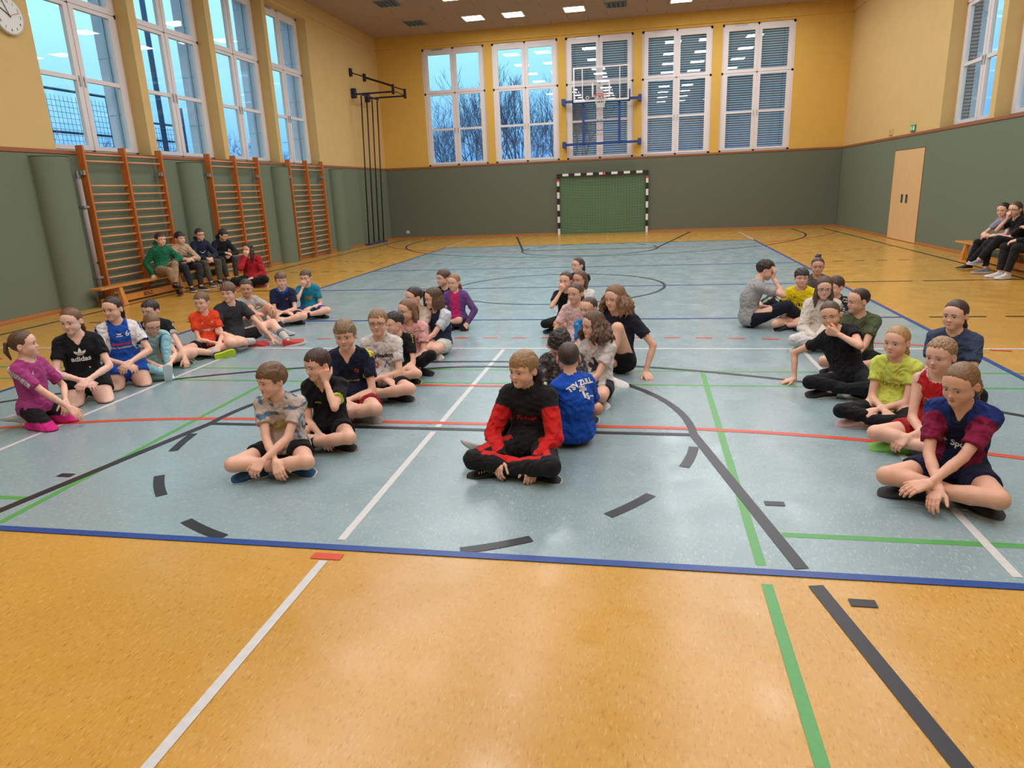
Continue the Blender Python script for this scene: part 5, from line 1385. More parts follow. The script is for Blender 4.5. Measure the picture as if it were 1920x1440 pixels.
def L_box(k, x0, x1, z0, z1, front=1): 
    return lambda V, J: ((chest(V, J)[:, 0] > x0) & (chest(V, J)[:, 0] < x1) & (chest(V, J)[:, 2] > z0) & (chest(V, J)[:, 2] < z1) & (chest(V, J)[:, 1]*front > 0), k)
def mottled(cols, seed, wl=(.03, .07), thr=(-.12, .12)):
    wv = waves(seed, 6, wl)
    def f(V, J):
        q = chest(V, J); n = wv(q[:, 0], q[:, 1], q[:, 2]); o = np.tile(np.array(cols[0]), (len(V), 1))
        for i, th in enumerate(thr): o[n > th] = cols[i + 1]
        return o
    return f
def L_armhole(k, k2):
    def f(V, J):
        m = np.zeros(len(V), bool)
        for sd in (1, -1):
            s = J['s']; S2 = J['S'][sd] + J['Rc'][:, 0]*sd*.030*s; t, d = seg_t(V, S2 + J['Rc'][:, 2]*.10*s, S2 - J['Rc'][:, 2]*.055*s); m |= (d < (.051 + .016)*s)
        return m, k
    return f
def L_armblocks(k):
    def f(V, J):
        m = np.zeros(len(V), bool)
        for sd in (1, -1):
            S, E = J['S'][sd], J['E'][sd]; ax = nrm(E - S); fw = nrm(J['Rc'][:, 1] - ax*(J['Rc'][:, 1] @ ax)); out = np.cross(ax, fw); out = out*(1 if out @ (J['Rc'][:, 0]*sd + J['Rc'][:, 2]) > 0 else -1)
            q = (V - S) @ fw/J['s']; o = (V - S) @ out/J['s']; t = ((V - S) @ ax)/np.linalg.norm(E - S); m |= (np.abs(q) < .013) & (o > .01) & (t > -.35) & (t < .42) & ((t*9) % 1.0 < .68)
        return m, k
    return f
def L_where(k, fn): return lambda V, J: (fn(chest(V, J)), k)
def L_leg_side(k, w=.02, t1=2.0):
    """stripe down the outer side of both legs"""
    def f(V, J):
        m = np.zeros(len(V), bool)
        for sd in (1, -1):
            H, K, A_ = J['H'][sd], J['K'][sd], J['A'][sd]; nn = np.cross(K - H, A_ - K); nn = nrm(nn)
            for a, b in ((H, K), (K, A_)):
                t, d = seg_t(V, a, b); ax = nrm(b - a); o = nrm(np.cross(ax, nn)); side = (V - a) @ o; m |= (np.abs(side) < w*J['s']) & ((V - a) @ nn*sd*(1) > 0) & (t > .12) & (t < .95) & (d < .1*J['s'])
        return m, k
    return f
def L_shin(k, t0=0.0, t1=1.2):
    def f(V, J):
        m = np.zeros(len(V), bool)
        for sd in (1, -1):
            t, d = seg_t(V, J['K'][sd], J['A'][sd]); u, e = seg_t(V, J['H'][sd], J['K'][sd]); m |= (d < e + .004) & (t > t0) & (t < t1)
        return m, k
    return f

def circ(r, n=20, cx=0, cy=0, rx=1, ry=1): return [(cx + r*rx*math.cos(2*math.pi*k/n), cy + r*ry*math.sin(2*math.pi*k/n)) for k in range(n)]
def trefoil():
    P_ = []
    def leaf(ang, ln, wd):
        L = [(wd*math.sin(math.pi*t)**.9*(1 - .25*t), ln*t) for t in np.linspace(0, 1, 10)]; pts = L + [(-x, y) for x, y in reversed(L)][1:-1]; c, s_ = math.cos(ang), math.sin(ang)
        return [(x*c - y*s_, x*s_ + y*c) for x, y in pts]
    def clip_above(poly, y0):
        out = []
        for i in range(len(poly)):
            a, b = poly[i], poly[(i+1) % len(poly)]
            if a[1] >= y0: out.append(a)
            if (a[1] >= y0) != (b[1] >= y0): t = (y0 - a[1])/(b[1] - a[1]); out.append((a[0] + (b[0]-a[0])*t, y0))
        return out
    for ang, ln, wd in ((0, 1.05, .25), (.80, 1.0, .24), (-.80, 1.0, .24)):
        q = clip_above(leaf(ang, ln, wd), .36)
        if len(q) > 2: P_.append(q)
    for y0, y1, w0 in ((.26, .33, .56), (.15, .22, .46), (.04, .11, .34)):
        P_.append([(-w0, y1), (-w0*.86, y0), (w0*.86, y0), (w0, y1)])
    return poly_mesh(P_)
TREFOIL = trefoil()
def chevron(): return poly_mesh([[(-.9, .35), (-.8, .25), (.05, -.25), (.05, -.05)], [(.05, -.05), (.05, -.25), (.75, .35), (.7, .5)]])
def hexa(): return poly_mesh([[(-.2, .9), (.35, 1.0), (.75, .2), (.45, -.7), (-.2, -1.0), (-.1, -.4), (.2, .1), (.1, .6)], circ(.38, 14, -.35, -.15, 1.2, .9)])
def shield(): return poly_mesh([[(-.5, .6), (.5, .6), (.55, .0), (.3, -.5), (0, -.7), (-.3, -.5), (-.55, 0)]])
def disc2(): return poly_mesh([circ(.5, 18)])
def ringm(): 
    a, b = circ(.5, 18), circ(.32, 18); return poly_mesh([[a[i], a[(i+1) % 18], b[(i+1) % 18], b[i]] for i in range(18)])
def wing(): return poly_mesh([[(-.5, .25), (-.15, .05), (0, .18), (.15, .05), (.5, .25), (.2, -.25), (0, -.12), (-.2, -.25)], [(-.6, -.4), (.6, -.35), (.6, -.5), (-.6, -.55)]])
def bars3(): return poly_mesh([[(-.5 + i*.32, -.4), (-.28 + i*.32, -.4), (-.28 + i*.32, -.4 + .35*(i+1)), (-.42 + i*.32, -.4 + .42*(i+1))] for i in range(3)])

def crown(): return poly_mesh([[(-.5, -.25), (.5, -.25), (.5, -.02), (-.5, -.02)], [(-.5, .02), (.5, .02), (.55, .35), (.25, .12), (0, .4), (-.25, .12), (-.55, .35)]])
def bubbles():
    P_ = []
    for cx, cy, r in ((-.95, .25, .24), (-.8, -.3, .26), (-.42, .1, .22), (-.25, -.35, .24), (.12, .0, .26), (.5, .25, .24), (.62, -.22, .25), (1.0, .12, .24)):
        a, b = circ(r, 12, cx, cy, .9, 1.1), circ(r*.42, 12, cx + .03, cy, 1, 1.1); P_ += [[a[i], a[(i+1) % 12], b[(i+1) % 12], b[i]] for i in range(12)]
    return poly_mesh(P_)
def gold_bars(): return poly_mesh([[(0.02 + i*.13, .05), (.09 + i*.13, .05), (.09 + i*.13, .55), (.02 + i*.13, .55)] for i in range(4)])
def red_cross(): return poly_mesh([[(-.5, .26), (-.02, .26), (-.02, .36), (-.5, .36)], [(-.31, .05), (-.21, .05), (-.21, .55), (-.31, .55)]])
# ---------------------------------------------------------------- the children
SK1, SK2, SK3 = lin(240, 194, 176), lin(226, 174, 148), lin(212, 158, 132)
def K(id_, px, hdir, head, label, pose, hair, shirt, lower, **kw):
    hy, hp, hr = head; pose = dict(pose); pose['head'] = (hy, hp, hr)
    sp = dict(id=id_, px=px, head_dir=hdir, label=label, pose=pose, hair=hair, shirt=shirt, lower=lower, seed=len(PEOPLE)*7 + 3); sp.update(kw); sp['s'] = sp.get('s', 1.0)*(1.0 if 'planex' in kw else .94)
    return person(sp)
SHB = lambda c=BLACK, t=.62, **k: dict(kind='shorts', col=c, t=t, **k)
LEG = lambda c=BLACK, **k: dict(kind='leggings', col=c, **k)
PAN = lambda c=BLACK, **k: dict(kind='pants', col=c, **k)
SHO = lambda c, sole=lin(226, 224, 222), **k: dict(col=c, sole=sole, **k)

# --- first row, left
K('a1', (46, 647), 2, (26, -6, 0), 'person in a magenta sports shirt with white shoulder stripes kneeling at far left', PZ(KNEEL, lean=2, hR=(.04, .36, .17), hL=(-.06, .24, .20), cR=.15), ('tail', BR_M, 1),
  dict(col=paint(lin(164, 62, 122), L_armstripes(WHITE), L_neck(lin(226, 214, 214))), sleeve=.78), LEG(paint(lin(30, 28, 32), L_shin(lin(226, 48, 140), .0), lambda V, J: (V[:, 2] < .075*J['s'], lin(226, 48, 140)))), s=0.975, iris='brown', tie=BLACK, shoes=SHO(lin(176, 170, 168), lin(190, 186, 184)), prints=[(bars3(), -.055, .045, .025, WHITE)])
K('a2', (134, 603), -48, (-30, 6, 0), 'person in a black shirt with a white three leaf logo kneeling', PZ(KNEEL, lean=10, hR=(.02, .28, .23), hL=(-.02, .29, .23)), ('lowtail', lin(112, 76, 54), 2), dict(col=BLACK, sleeve=.55, vneck=.035, neck=.060), SHB(BLACK, .34), s=1.087, g=1.08, lg=1.15, bust=.8,
  skin=SK1, shoes=SHO(BLACK), prints=[(TREFOIL, 0, -.005, .062, WHITE), (text_mesh('adidas', .03), 0, -.035, .058, WHITE)])
K('a3', (211, 580), -46, (-38, 2, 0), 'person in a blue and white jersey with number six kneeling', PZ(KNEEL, lean=5, hR=(.02, .28, .24), hL=(-.03, .28, .25)), ('longtail', lin(58, 42, 36), 3), dict(col=paint(lin(32, 78, 168), L_sleeve(lin(224, 216, 216), -.6, 9, .085), L_armstripes(lin(28, 40, 100), 1, .007, .015, -.4, .3, .03), L_armblocks(lin(52, 72, 160)), L_neck(lin(30, 50, 120), .008), L_cuff(lin(30, 42, 104), .62, .035))), SHB(lin(34, 80, 172), .36), s=1.100, g=1.12, lg=1.15, bust=.6, tie=BLACK, iris='brown',
  shoes=SHO(WHITE), prints=[(wing(), -.005, .055, .045, WHITE), (text_mesh('6', .02), .060, .052, .060, WHITE), (text_mesh('Brandhorst', .04), 0, -.035, .032, lin(206, 48, 60)), (text_mesh('Die Spezialisten', .01), .0, -.066, .026, WHITE)])
K('a5', (282, 583), -38, (-52, 4, 0), 'person in black with white shoulder piping behind the one tying a shoe', PZ(CROSS, lean=26, hL=(-.16, .42, .07), eL=(-1, .1, -.2), hR=(.1, .25, .2), aR=(-.10, .22, .06)), ('short', lin(52, 44, 42), 4), dict(col=paint(BLACK, L_armstripes(WHITE, 2, .005, .018, -.6, .45), L_cuff(lin(170, 170, 172), .5, .02))), SHB(lin(40, 56, 140), .5), s=1.03, g=1.15, shoes=SHO(BLACK))
K('a4', (285, 608), -42, (4, 26, 0), 'person with glasses in a mint shirt and teal leggings tying a white shoe', PZ(KUP, lean=30, low=4, aL=(-.06, .36, .085), aR=(-.01, .50, .085), kL=(-.1, .2, 1), kR=(.6, .3, .3), fR=(0, .5, .85), uR=(0, -.85, .5), fL=(.25, 1, 0), hR=(.02, .42, .15), hL=(-.07, .44, .17), cR=.5, cL=.5), ('lowtail', lin(122, 92, 68), 5), dict(col=lin(164, 196, 196), sleeve=.5), LEG(paint(lin(34, 112, 128), L_shin(lin(140, 190, 204), .42))), s=0.945, glasses=lin(28, 30, 44), shoes=SHO(lin(226, 230, 232), lin(206, 226, 230), lace=WHITE), lid=.45)
K('a6', (378, 567), -40, (-42, 4, 0), 'person in an orange red sports shirt sitting cross-legged', PZ(CROSS, lean=16, hR=(-.02, .26, .15), hL=(-.02, .30, .12), aR=(.02, .40, .055), fR=(-1, .1, .08), uR=(0, -.95, .3), cR=.6, cL=.6), ('short', lin(112, 86, 66), 6), dict(col=lin(228, 72, 38)), SHB(BLACK, .5), s=0.989, shoes=dict(col=BLACK, sole=lin(184, 206, 40), sock=lin(170, 168, 166), sockt=.8), prints=[(text_mesh('ETTING AG', .03), 0, -.045, .036, WHITE), (bars3(), -.05, .045, .022, WHITE), (shield(), .055, .045, .03, lin(236, 140, 110))])
K('a7', (428, 549), -30, (-52, 4, 0), 'person in a charcoal shirt leaning one hand on the floor', PZ(CROSS, lean=20, hR=(.12, .30, .16), hL=(-.30, .34, .035), dL=(-.3, .8, -.3), nL=(0, 0, -1), cL=.12, aL=(-.34, .52, .07), kL=(-1, .4, .5), fL=(-.8, .5, .15), uL=(.2, .0, 1), eL=(-1, -.2, .2)), ('fringe', lin(104, 78, 60), 7), dict(col=lin(52, 52, 56)), SHB(lin(40, 40, 44), .55), s=1.113, g=1.12, shoes=dict(col=lin(190, 52, 48), sole=WHITE, sock=lin(186, 184, 182), sockt=.45, stripe=lin(40, 40, 44)))
K('a8', (462, 541), -25, (-40, 6, 0), 'person in a light grey shirt with knees drawn up', PZ(KUP, lean=24, low=-10, aR=(.04, .46, .085), aL=(-.16, .50, .085), hL=(-.14, .38, .36), hR=(.1, .30, .30), dL=(0, .5, -.9), cL=.3), ('spiky', lin(70, 58, 54), 8), dict(col=lin(186, 180, 176)), SHB(lin(150, 150, 152), .55), s=1.02, iris='brown', skin=SK3, shoes=dict(col=lin(160, 158, 156), sole=lin(200, 198, 196), sock=BLACK, sockt=.75), prints=[(disc2(), 0, -.01, .03, lin(206, 190, 150))])
K('a9', (527, 526), -62, (8, 4, 0), 'person in a navy jersey with bright blue collar sitting cross-legged', PZ(LAPX, lean=14), ('fringe', lin(112, 86, 70), 9), dict(col=paint(lin(30, 36, 66), L_neck(lin(36, 92, 176), .03), L_armstripes(lin(36, 92, 176), 1, .008, .01, -.9, -.05))), SHB(lin(28, 28, 34), .62), s=1.0, g=1.08, shoes=dict(col=BLACK, sole=WHITE, sock=WHITE), prints=[(disc2(), .05, .02, .028, lin(196, 70, 60))])
K('a10', (573, 521), -62, (-24, 6, 0), 'person in a teal shirt resting a cheek on one hand at the row end', PZ(CROSS, lean=18, hL=(.0, .22, .18), **CHIN_R), ('short', lin(96, 74, 60), 10), dict(col=lin(28, 122, 148)), SHB(lin(46, 66, 130), .6), s=.97, g=1.05, shoes=dict(col=BLACK, sole=WHITE, sock=BLACK), prints=[(poly_mesh([[(-.9, .3), (-.3, .5), (.2, .3), (.9, .55), (.8, -.3), (.2, -.5), (-.5, -.3), (-.85, -.5)]]), 0, -.02, .06, lin(150, 118, 84))])

# --- second row
TD = mottled([lin(196, 178, 170), lin(196, 178, 170), lin(92, 122, 146)], 5, (.04, .09), (-.3, .20))
K('b1', (509, 714), -82, (-38, 4, 0), 'person in a blue and cream tie-dye shirt sitting cross-legged in front', PZ(CROSS, lean=22, hR=(-.05, .34, .13), hL=(.02, .37, .16), cR=.4, cL=.45), ('fringe', lin(112, 84, 62), 11), dict(col=paint(TD, L_where(lin(190, 172, 160), lambda c: (np.abs(c[:, 0]) < .085) & (c[:, 2] < .05) & (c[:, 1] > 0))), sleeve=.6), SHB(BLACK, .5), s=0.979, g=1.06, shoes=dict(col=lin(28, 78, 120), sole=lin(226, 222, 226), lace=lin(40, 96, 140), sock=BLACK, sockt=.8), prints=[(bubbles(), 0, -.018, .062, lin(200, 186, 80))])
K('b2', (595, 685), -84, (-32, 6, 0), 'person in a black shirt with neon yellow collar and cuffs, fist at the ear', PZ(CROSS, lean=24, hR=(-.02, .26, .12), **PZ(CHIN_L, hL=(-.085, .02, -.105), dL=(.1, .0, 1))), ('short', lin(70, 52, 44), 12), dict(col=paint(BLACK, L_neck(lin(196, 226, 70), .014), L_cuff(lin(196, 226, 70), .62, .05)), vneck=.02), SHB(BLACK, .45), s=0.970, shoes=dict(col=BLACK, sole=lin(170, 140, 112), sock=BLACK), prints=[(text_mesh('SPORT', .03), -.045, .0, .018, lin(190, 180, 90))])
K('b3', (647, 629), -84, (6, 6, 0), 'person in a navy football jersey with yellow shoulder bars', PZ(CROSS, lean=20, hR=(-.04, .28, .16), hL=(-.02, .26, .17)), ('fringe', lin(132, 106, 80), 14), dict(col=paint(mottled([lin(30, 38, 62), lin(24, 28, 48)], 3, (.02, .05), (0,)), L_armstripes(lin(226, 206, 60), 3, .0085, .026, -.62, .06, .0)), vneck=.03, neck=.058), SHB(lin(150, 30, 44), .6), s=1.102, g=1.05, shoes=dict(col=lin(150, 148, 144), sole=lin(196, 140, 120), lace=WHITE, sock=BLACK), prints=[(disc2(), .060, .02, .036, lin(178, 84, 44)), (disc2(), .060, .02, .018, lin(120, 40, 36)), (text_mesh('TeamViewer', .02), 0, -.055, .028, lin(206, 188, 70)), (text_mesh('KOHLER', .06), .150, -.020, .022, lin(226, 206, 60))])
K('b4', (709, 606), -78, (-2, -2, 0), 'person with round glasses in a white shirt with black lettering', PZ(LAPX, lean=16), ('short', lin(142, 112, 84), 15), dict(col=lin(214, 206, 202)), SHB(BLACK, .62), s=1.066, glasses=lin(86, 70, 62), shoes=dict(col=BLACK, sole=lin(160, 130, 104), sock=BLACK), prints=[(text_mesh('PlayStation', .035), 0, .020, .048, lin(40, 40, 46)), (ringm(), -.05, -.06, .055, lin(200, 80, 80)), (poly_mesh([[(-.5, -.5), (-.38, -.5), (0, .25), (.38, -.5), (.5, -.5), (0, .55)]]), .045, -.055, .055, lin(60, 90, 150)), ])
K('b5', (739, 607), -84, (-42, 4, 0), 'person with dark hair in a black shirt with yellow piping behind the boy with glasses', PZ(CROSS, lean=20, hR=(-.02, .26, .15), hL=(-.05, .30, .14)), ('spiky', lin(56, 46, 42), 16), dict(col=paint(BLACK, L_neck(lin(190, 184, 70), .01), L_armstripes(lin(190, 184, 70), 1, .004, .01, -.6, .2, .03))), SHB(BLACK, .5), s=0.892, shoes=dict(col=BLACK, sole=lin(200, 216, 90), sock=BLACK))
K('b6', (763, 583), -86, (-36, 2, 0), 'person in a pink shirt with half tied hair and black leggings', PZ(CROSS, lean=18, hL=(-.02, .30, .14), aL=(.06, .34, .06), kL=(-1, .5, .55)), ('half', lin(128, 94, 70), 17), dict(col=lin(226, 164, 160)), LEG(BLACK), s=1.0, shoes=dict(col=BLACK, sole=lin(190, 186, 184), sock=BLACK), prints=[(poly_mesh([[(-.4, -.6), (.3, -.7), (.5, .2), (.1, .7), (-.4, .3)]]), 0, -.05, .05, lin(214, 84, 74))])
K('b7', (776, 558), -86, (-46, 2, 0), 'person in a cream shirt with dark ponytail behind the girl in pink', PZ(CROSS, lean=12), ('longtail', lin(62, 46, 40), 18), dict(col=lin(214, 192, 178)), SHB(lin(190, 170, 160), .5), s=1.02, tie=lin(220, 220, 222), shoes=SHO(WHITE))
K('b8', (812, 560), -118, (-22, 4, 0), 'person with chin length hair in a navy and white shirt and white shorts', PZ(CROSS, lean=16, hR=(.02, .30, .16)), ('bob', lin(92, 68, 52), 19), dict(col=paint(lin(38, 46, 70), L_sleeve(lin(206, 214, 222), -.6, 9, .09))), SHB(lin(206, 202, 192), .55), s=1.0, shoes=SHO(WHITE), hide=True)
K('b9', (831, 522), -90, (-40, 0, 0), 'person with short brown hair half hidden behind the open purple jacket', PZ(CROSS, lean=12), ('short', lin(92, 70, 58), 20), dict(col=BLACK), SHB(BLACK), s=1.02, iris='brown', shoes=SHO(BLACK))
K('b10', (851, 530), -84, (-24, 2, 0), 'person in a magenta shirt and open purple jacket at the end of the second row', PZ(KNEEL, lean=4, hz=.14, hR=(.16, .16, .12), hL=(-.16, .14, .10), eR=(.9, -.4, 0), eL=(-.9, -.4, 0)), ('lowtail', lin(150, 106, 74), 21), dict(name='jacket', col=paint(lin(104, 70, 126), L_box(lin(196, 40, 104), -.062, .062, -.30, .3)), sleeve=2, inf=.015, hem=-.10), LEG(BLACK), s=0.902, shoes=SHO(BLACK))

# --- third row
RED, HB = lin(206, 36, 36), lin(34, 33, 36)
K('c10', (1083, 498), -96, (-34, -4, 0), 'person with dark ponytail in a black shirt, farthest back in the third row', PZ(CROSS, lean=10), ('longtail', lin(74, 56, 48), 30), dict(col=BLACK), SHB(BLACK), s=1.0, iris='brown', shoes=SHO(WHITE))
K('c9', (1061, 527), -92, (-18, 0, 0), 'person in black resting the chin on a wrist with a dark band', PZ(CROSS, lean=22, **CHIN_R), ('lowtail', lin(82, 62, 54), 29), dict(col=BLACK), LEG(BLACK), s=1.0, shoes=SHO(BLACK))
K('c8', (1087, 525), -96, (-26, 0, 0), 'person in a white shirt with tied curls between two people in black', PZ(CROSS, lean=14), ('half', lin(96, 74, 58), 28), dict(col=WHITE), SHB(lin(70, 120, 180), .5), s=1.0, iris='brown', skin=SK3, shoes=SHO(WHITE))
K('c7', (1079, 551), -94, (-24, 0, 0), 'person in a pale pink shirt with tied back hair looking left', PZ(CROSS, lean=16, hR=(.14, .26, .13), hL=(-.1, .28, .15)), ('lowtail', lin(90, 70, 58), 27), dict(col=lin(222, 184, 180)), SHB(lin(160, 180, 200), .5), s=1.0, skin=SK2, iris='brown', shoes=SHO(WHITE))
K('c5', (1104, 579), -92, (-36, 6, 0), 'person with a buzz cut in a bright blue patterned shirt, mostly hidden', PZ(CROSS, lean=14), ('buzz', lin(84, 66, 56), 25), dict(col=mottled([lin(34, 116, 190), lin(44, 136, 206), lin(150, 180, 200)], 8, (.03, .07), (.0, .42))), SHB(lin(200, 200, 206), .5), s=.95, shoes=SHO(WHITE))
K('c6', (1153, 560), -108, (-16, 4, 0), 'person with big curly hair in a dark navy shirt, one knee up', PZ(CROSS, lean=12, low=-16, aL=(-.02, .34, .085), kL=(-.05, .3, 1), fL=(0, 1, 0), uL=(0, 0, 1), aR=(-.06, .36, .06), hL=(-.26, .05, .035), dL=(-.5, .6, -.2), nL=(0, 0, -1), cL=.10, eL=(-1, -.4, .1), hR=(.12, .26, .2)), ('curly', lin(132, 98, 72), 26), dict(col=lin(34, 36, 50)), SHB(paint(BLACK, L_leg_side(WHITE, .012)), .4), s=1.165, shoes=SHO(WHITE))
K('c4', (1112, 611), -118, (-26, 2, 0), 'person with brown curls in a white shirt with a dark print', PZ(CROSS, lean=14, hL=(-.02, .34, .14), hR=(.05, .3, .15)), ('curly', lin(98, 74, 60), 24), dict(col=lin(214, 206, 204), vneck=.02), SHB(paint(lin(34, 32, 36), L_leg_side(lin(190, 186, 186), .03)), .62), s=1.0, shoes=dict(col=lin(214, 212, 208)), prints=[(hexa(), .0, -.035, .065, lin(66, 58, 60))])
K('c3', (1050, 648), -84, (-10, 40, 0), 'person with dark curls in a grey camouflage shirt looking down', PZ(CROSS, lean=22, hR=(.06, .26, .14), hL=(-.06, .28, .14)), ('curlyshort', lin(48, 38, 36), 23), dict(col=mottled([lin(92, 90, 92), lin(60, 60, 62), lin(150, 146, 146)], 12, (.03, .07), (-.05, .22))), SHB(BLACK), s=1.0, skin=SK3, iris='brown', shoes=SHO(BLACK))
K('c2', (1066, 672), 128, (-28, 2, 0), 'person in a bright blue club shirt with white back print, turned away', PZ(CROSS, lean=24, hR=(.16, .34, .22), hL=(-.1, .34, .16), aL=(-.62, .14, .07), kL=(-.3, .4, 1), fL=(-.7, .2, .6), uL=(.5, .1, .6)), ('buzz', lin(74, 60, 54), 22), dict(col=lin(24, 78, 180), sleeve=.9), PAN(BLACK), s=.99, shoes=dict(col=lin(186, 184, 182), sole=lin(196, 194, 190)), prints=[(text_mesh('TSV', .05), -.048, .056, .052, WHITE, True, .38), (text_mesh('ZULL', .05), .066, .082, .052, WHITE, True, .08), (text_mesh('T', .06), .018, .000, .085, WHITE, True), (text_mesh('S', .05), .046, -.022, .062, WHITE, True), (crown(), .016, .045, .042, WHITE, True), (poly_mesh([[(-.5, -.1), (.5, -.1), (.5, .1), (-.5, .1)]]), .092, -.022, .05, WHITE, True)])
K('c1', (981, 694), -96, (-24, 2, 0), 'person in a black hoodie with red sleeves sitting cross-legged in front', PZ(CROSS, lean=22, hR=(.10, .30, .13), hL=(-.10, .32, .12), dR=(.1, .6, -.7), dL=(.0, .5, -.9), cR=.35, cL=.25, aR=(-.09, .27, .062), aL=(.14, .30, .062)), ('fringe', lin(150, 118, 84), 21), dict(name='hoodie', kind='hoodie', col=paint(HB, L_sleeve(RED, .30, 1.86, .100)), sleeve=2, inf=.015, hem=-.05, fold=.008), PAN(paint(HB, L_leg_side(RED, .020)), cuff=.9), s=1.049, shoes=dict(col=BLACK, sole=lin(214, 210, 206), lace=WHITE, sock=lin(206, 202, 196), sockt=.82), prints=[(text_mesh('TrActa', .02, .4), -.005, -.012, .044, lin(190, 36, 40))])

# --- fourth row, right
K('d9', (1435, 507), 6, (-8, 16, 0), 'person in a grey shirt seen from the side with a hand at the face', PZ(CROSS, lean=26, low=-10, aR=(.12, .56, .06), aL=(-.05, .50, .06), kR=(.5, .3, .5), kL=(-.6, .3, .4), hL=(-.02, .2, .2), fR=(.3, 1, 0), fL=(-.2, 1, 0), **PZ(CHIN_R, hR=(.05, .10, -.05))), ('spiky', lin(60, 46, 42), 39), dict(col=lin(158, 154, 154), hem=-.07), PAN(paint(lin(26, 30, 46), L_leg_side(lin(170, 176, 156), .012))), s=1.145, iris='brown', shoes=SHO(BLACK))
K('d8', (1533, 500), -100, (0, 2, 0), 'person with a high bun, only the head visible behind the yellow jersey', PZ(CROSS, lean=10), ('bun', lin(72, 54, 48), 38), dict(col=lin(90, 84, 84)), LEG(BLACK), s=1.0, iris='brown', skin=SK3, shoes=SHO(BLACK))
K('d7', (1503, 521), -104, (10, 2, 0), 'person in a yellow football jersey with black trim', PZ(LAPX, lean=16, hR=(.08, .20, .13), hL=(-.02, .24, .15), aR=(.02, .06, .06), kR=(.45, 1, -.05), fR=(.1, -1, 0), uR=(0, .1, -1)), ('fringe', lin(60, 52, 50), 37), dict(col=paint(lin(232, 204, 30), L_neck(BLACK, .012), L_cuff(BLACK, .62, .09))), SHB(BLACK, .5), s=0.960, g=1.05, shoes=SHO(BLACK), prints=[(wing(), -.06, .055, .03, BLACK), (text_mesh('1&1', .03), 0, -.04, .05, BLACK)])
K('d11', (1566, 538), -104, (-40, 4, 0), 'person with brown hair in a dark patterned shirt hidden behind the glasses', PZ(CROSS, lean=14), ('short', lin(74, 56, 48), 41), dict(col=mottled([lin(40, 38, 42), lin(190, 180, 176)], 4, (.02, .05), (.25,))), SHB(BLACK), s=.93, shoes=SHO(BLACK))
K('d6', (1545, 541), -104, (6, 4, 0), 'person with long brown hair and violet glasses in a cream hoodie', PZ(CROSS, lean=14, hR=(.04, .26, .14)), ('long', lin(92, 68, 58), 36), dict(name='hoodie', kind='hoodie', col=lin(216, 204, 192), sleeve=2, inf=.017, hem=-.06), PAN(lin(206, 204, 202)), s=1.0, glasses=lin(110, 90, 150), shoes=SHO(WHITE))
K('d5', (1609, 565), -108, (-58, 4, 0), 'person with cropped hair in an olive green shirt in profile', PZ(CROSS, lean=14), ('buzz', lin(56, 42, 38), 35), dict(col=lin(86, 94, 68)), SHB(BLACK), s=1.02, g=1.08, iris='brown', skin=SK2, shoes=SHO(BLACK))
K('d4', (1557, 592), -112, (-2, 4, 10), 'person in a black shirt leaning on one hand with the other at the mouth', PZ(CROSS, lean=-4, low=-12, side=26, hR=(.42, -.04, .04), dR=(.6, .3, -.2), nR=(0, 0, -1), cR=.1, eR=(.8, -.6, .3), **PZ(CHIN_L, hL=(-.06, .10, -.135), dL=(.95, .1, .25), eL=(-1, .3, -.25))), ('lowtail', lin(82, 66, 56), 34), dict(col=BLACK, sleeve=.42, neck=.062), LEG(BLACK), s=1.034, lid=.4, skin=SK2, shoes=SHO(BLACK))
K('d10', (1791, 592), -124, (-12, 0, 0), 'person in a slate blue shirt with a dark low ponytail near the court edge', PZ(CROSS, lean=14, hL=(-.05, .3, .15)), ('lowtail', lin(66, 50, 46), 40), dict(col=lin(62, 72, 98)), PAN(BLACK), s=1.07, g=1.1, iris='brown', shoes=SHO(BLACK))
K('d3', (1681, 642), -126, (-8, 0, 0), 'person with tied blonde hair in a neon yellow shirt and black leggings', PZ(CROSS, lean=16, hR=(-.04, .25, .15), hL=(.03, .26, .15)), ('lowtail', lin(172, 134, 94), 33), dict(col=lin(206, 218, 96), sleeve=.5), LEG(BLACK), s=0.960, shoes=dict(col=lin(200, 160, 162), sole=lin(214, 190, 190)), prints=[(text_mesh('Vanny V', .0, .5), 0, -.02, .045, lin(60, 66, 40))])
K('d2', (1763, 668), -128, (-8, 4, 0), 'person in a red sleeveless basketball top with white edging', PZ(CROSS, lean=18, hR=(-.04, .28, .13), hL=(.05, .30, .13)), ('spiky', lin(158, 128, 98), 32), dict(name='tank_top', kind='tank', col=paint(lin(196, 34, 42), L_armhole(lin(220, 206, 206), BLACK), L_neck(lin(220, 206, 206), .016, .060)), neck=.060), SHB(lin(160, 30, 36), .5), s=1.0, shoes=dict(col=lin(120, 190, 80), sole=lin(140, 206, 90)), prints=[(text_mesh('BULLS', .075), 0, -.02, .046, lin(214, 196, 196)), (text_mesh('BULLS', .02), 0, -.02, .046, lin(40, 24, 26), False, 0.0, .0036)])
def barca(V, J):
    c = chest(V, J); o = np.tile(np.array(lin(26, 32, 62)), (len(V), 1)); m = ((np.abs(np.abs(c[:, 0]) - .085) < .034)) & (c[:, 2] < .055); o[m] = lin(122, 22, 58); m = (c[:, 2] > .06) & (np.abs(c[:, 0]) > .04); o[m] = lin(30, 48, 110)
    for sd in (1, -1): tt = arm_mask(V, J, sd); o[(tt[3] < .068*J['s']) & (tt[1] > .16)] = lin(132, 28, 66)
    return o
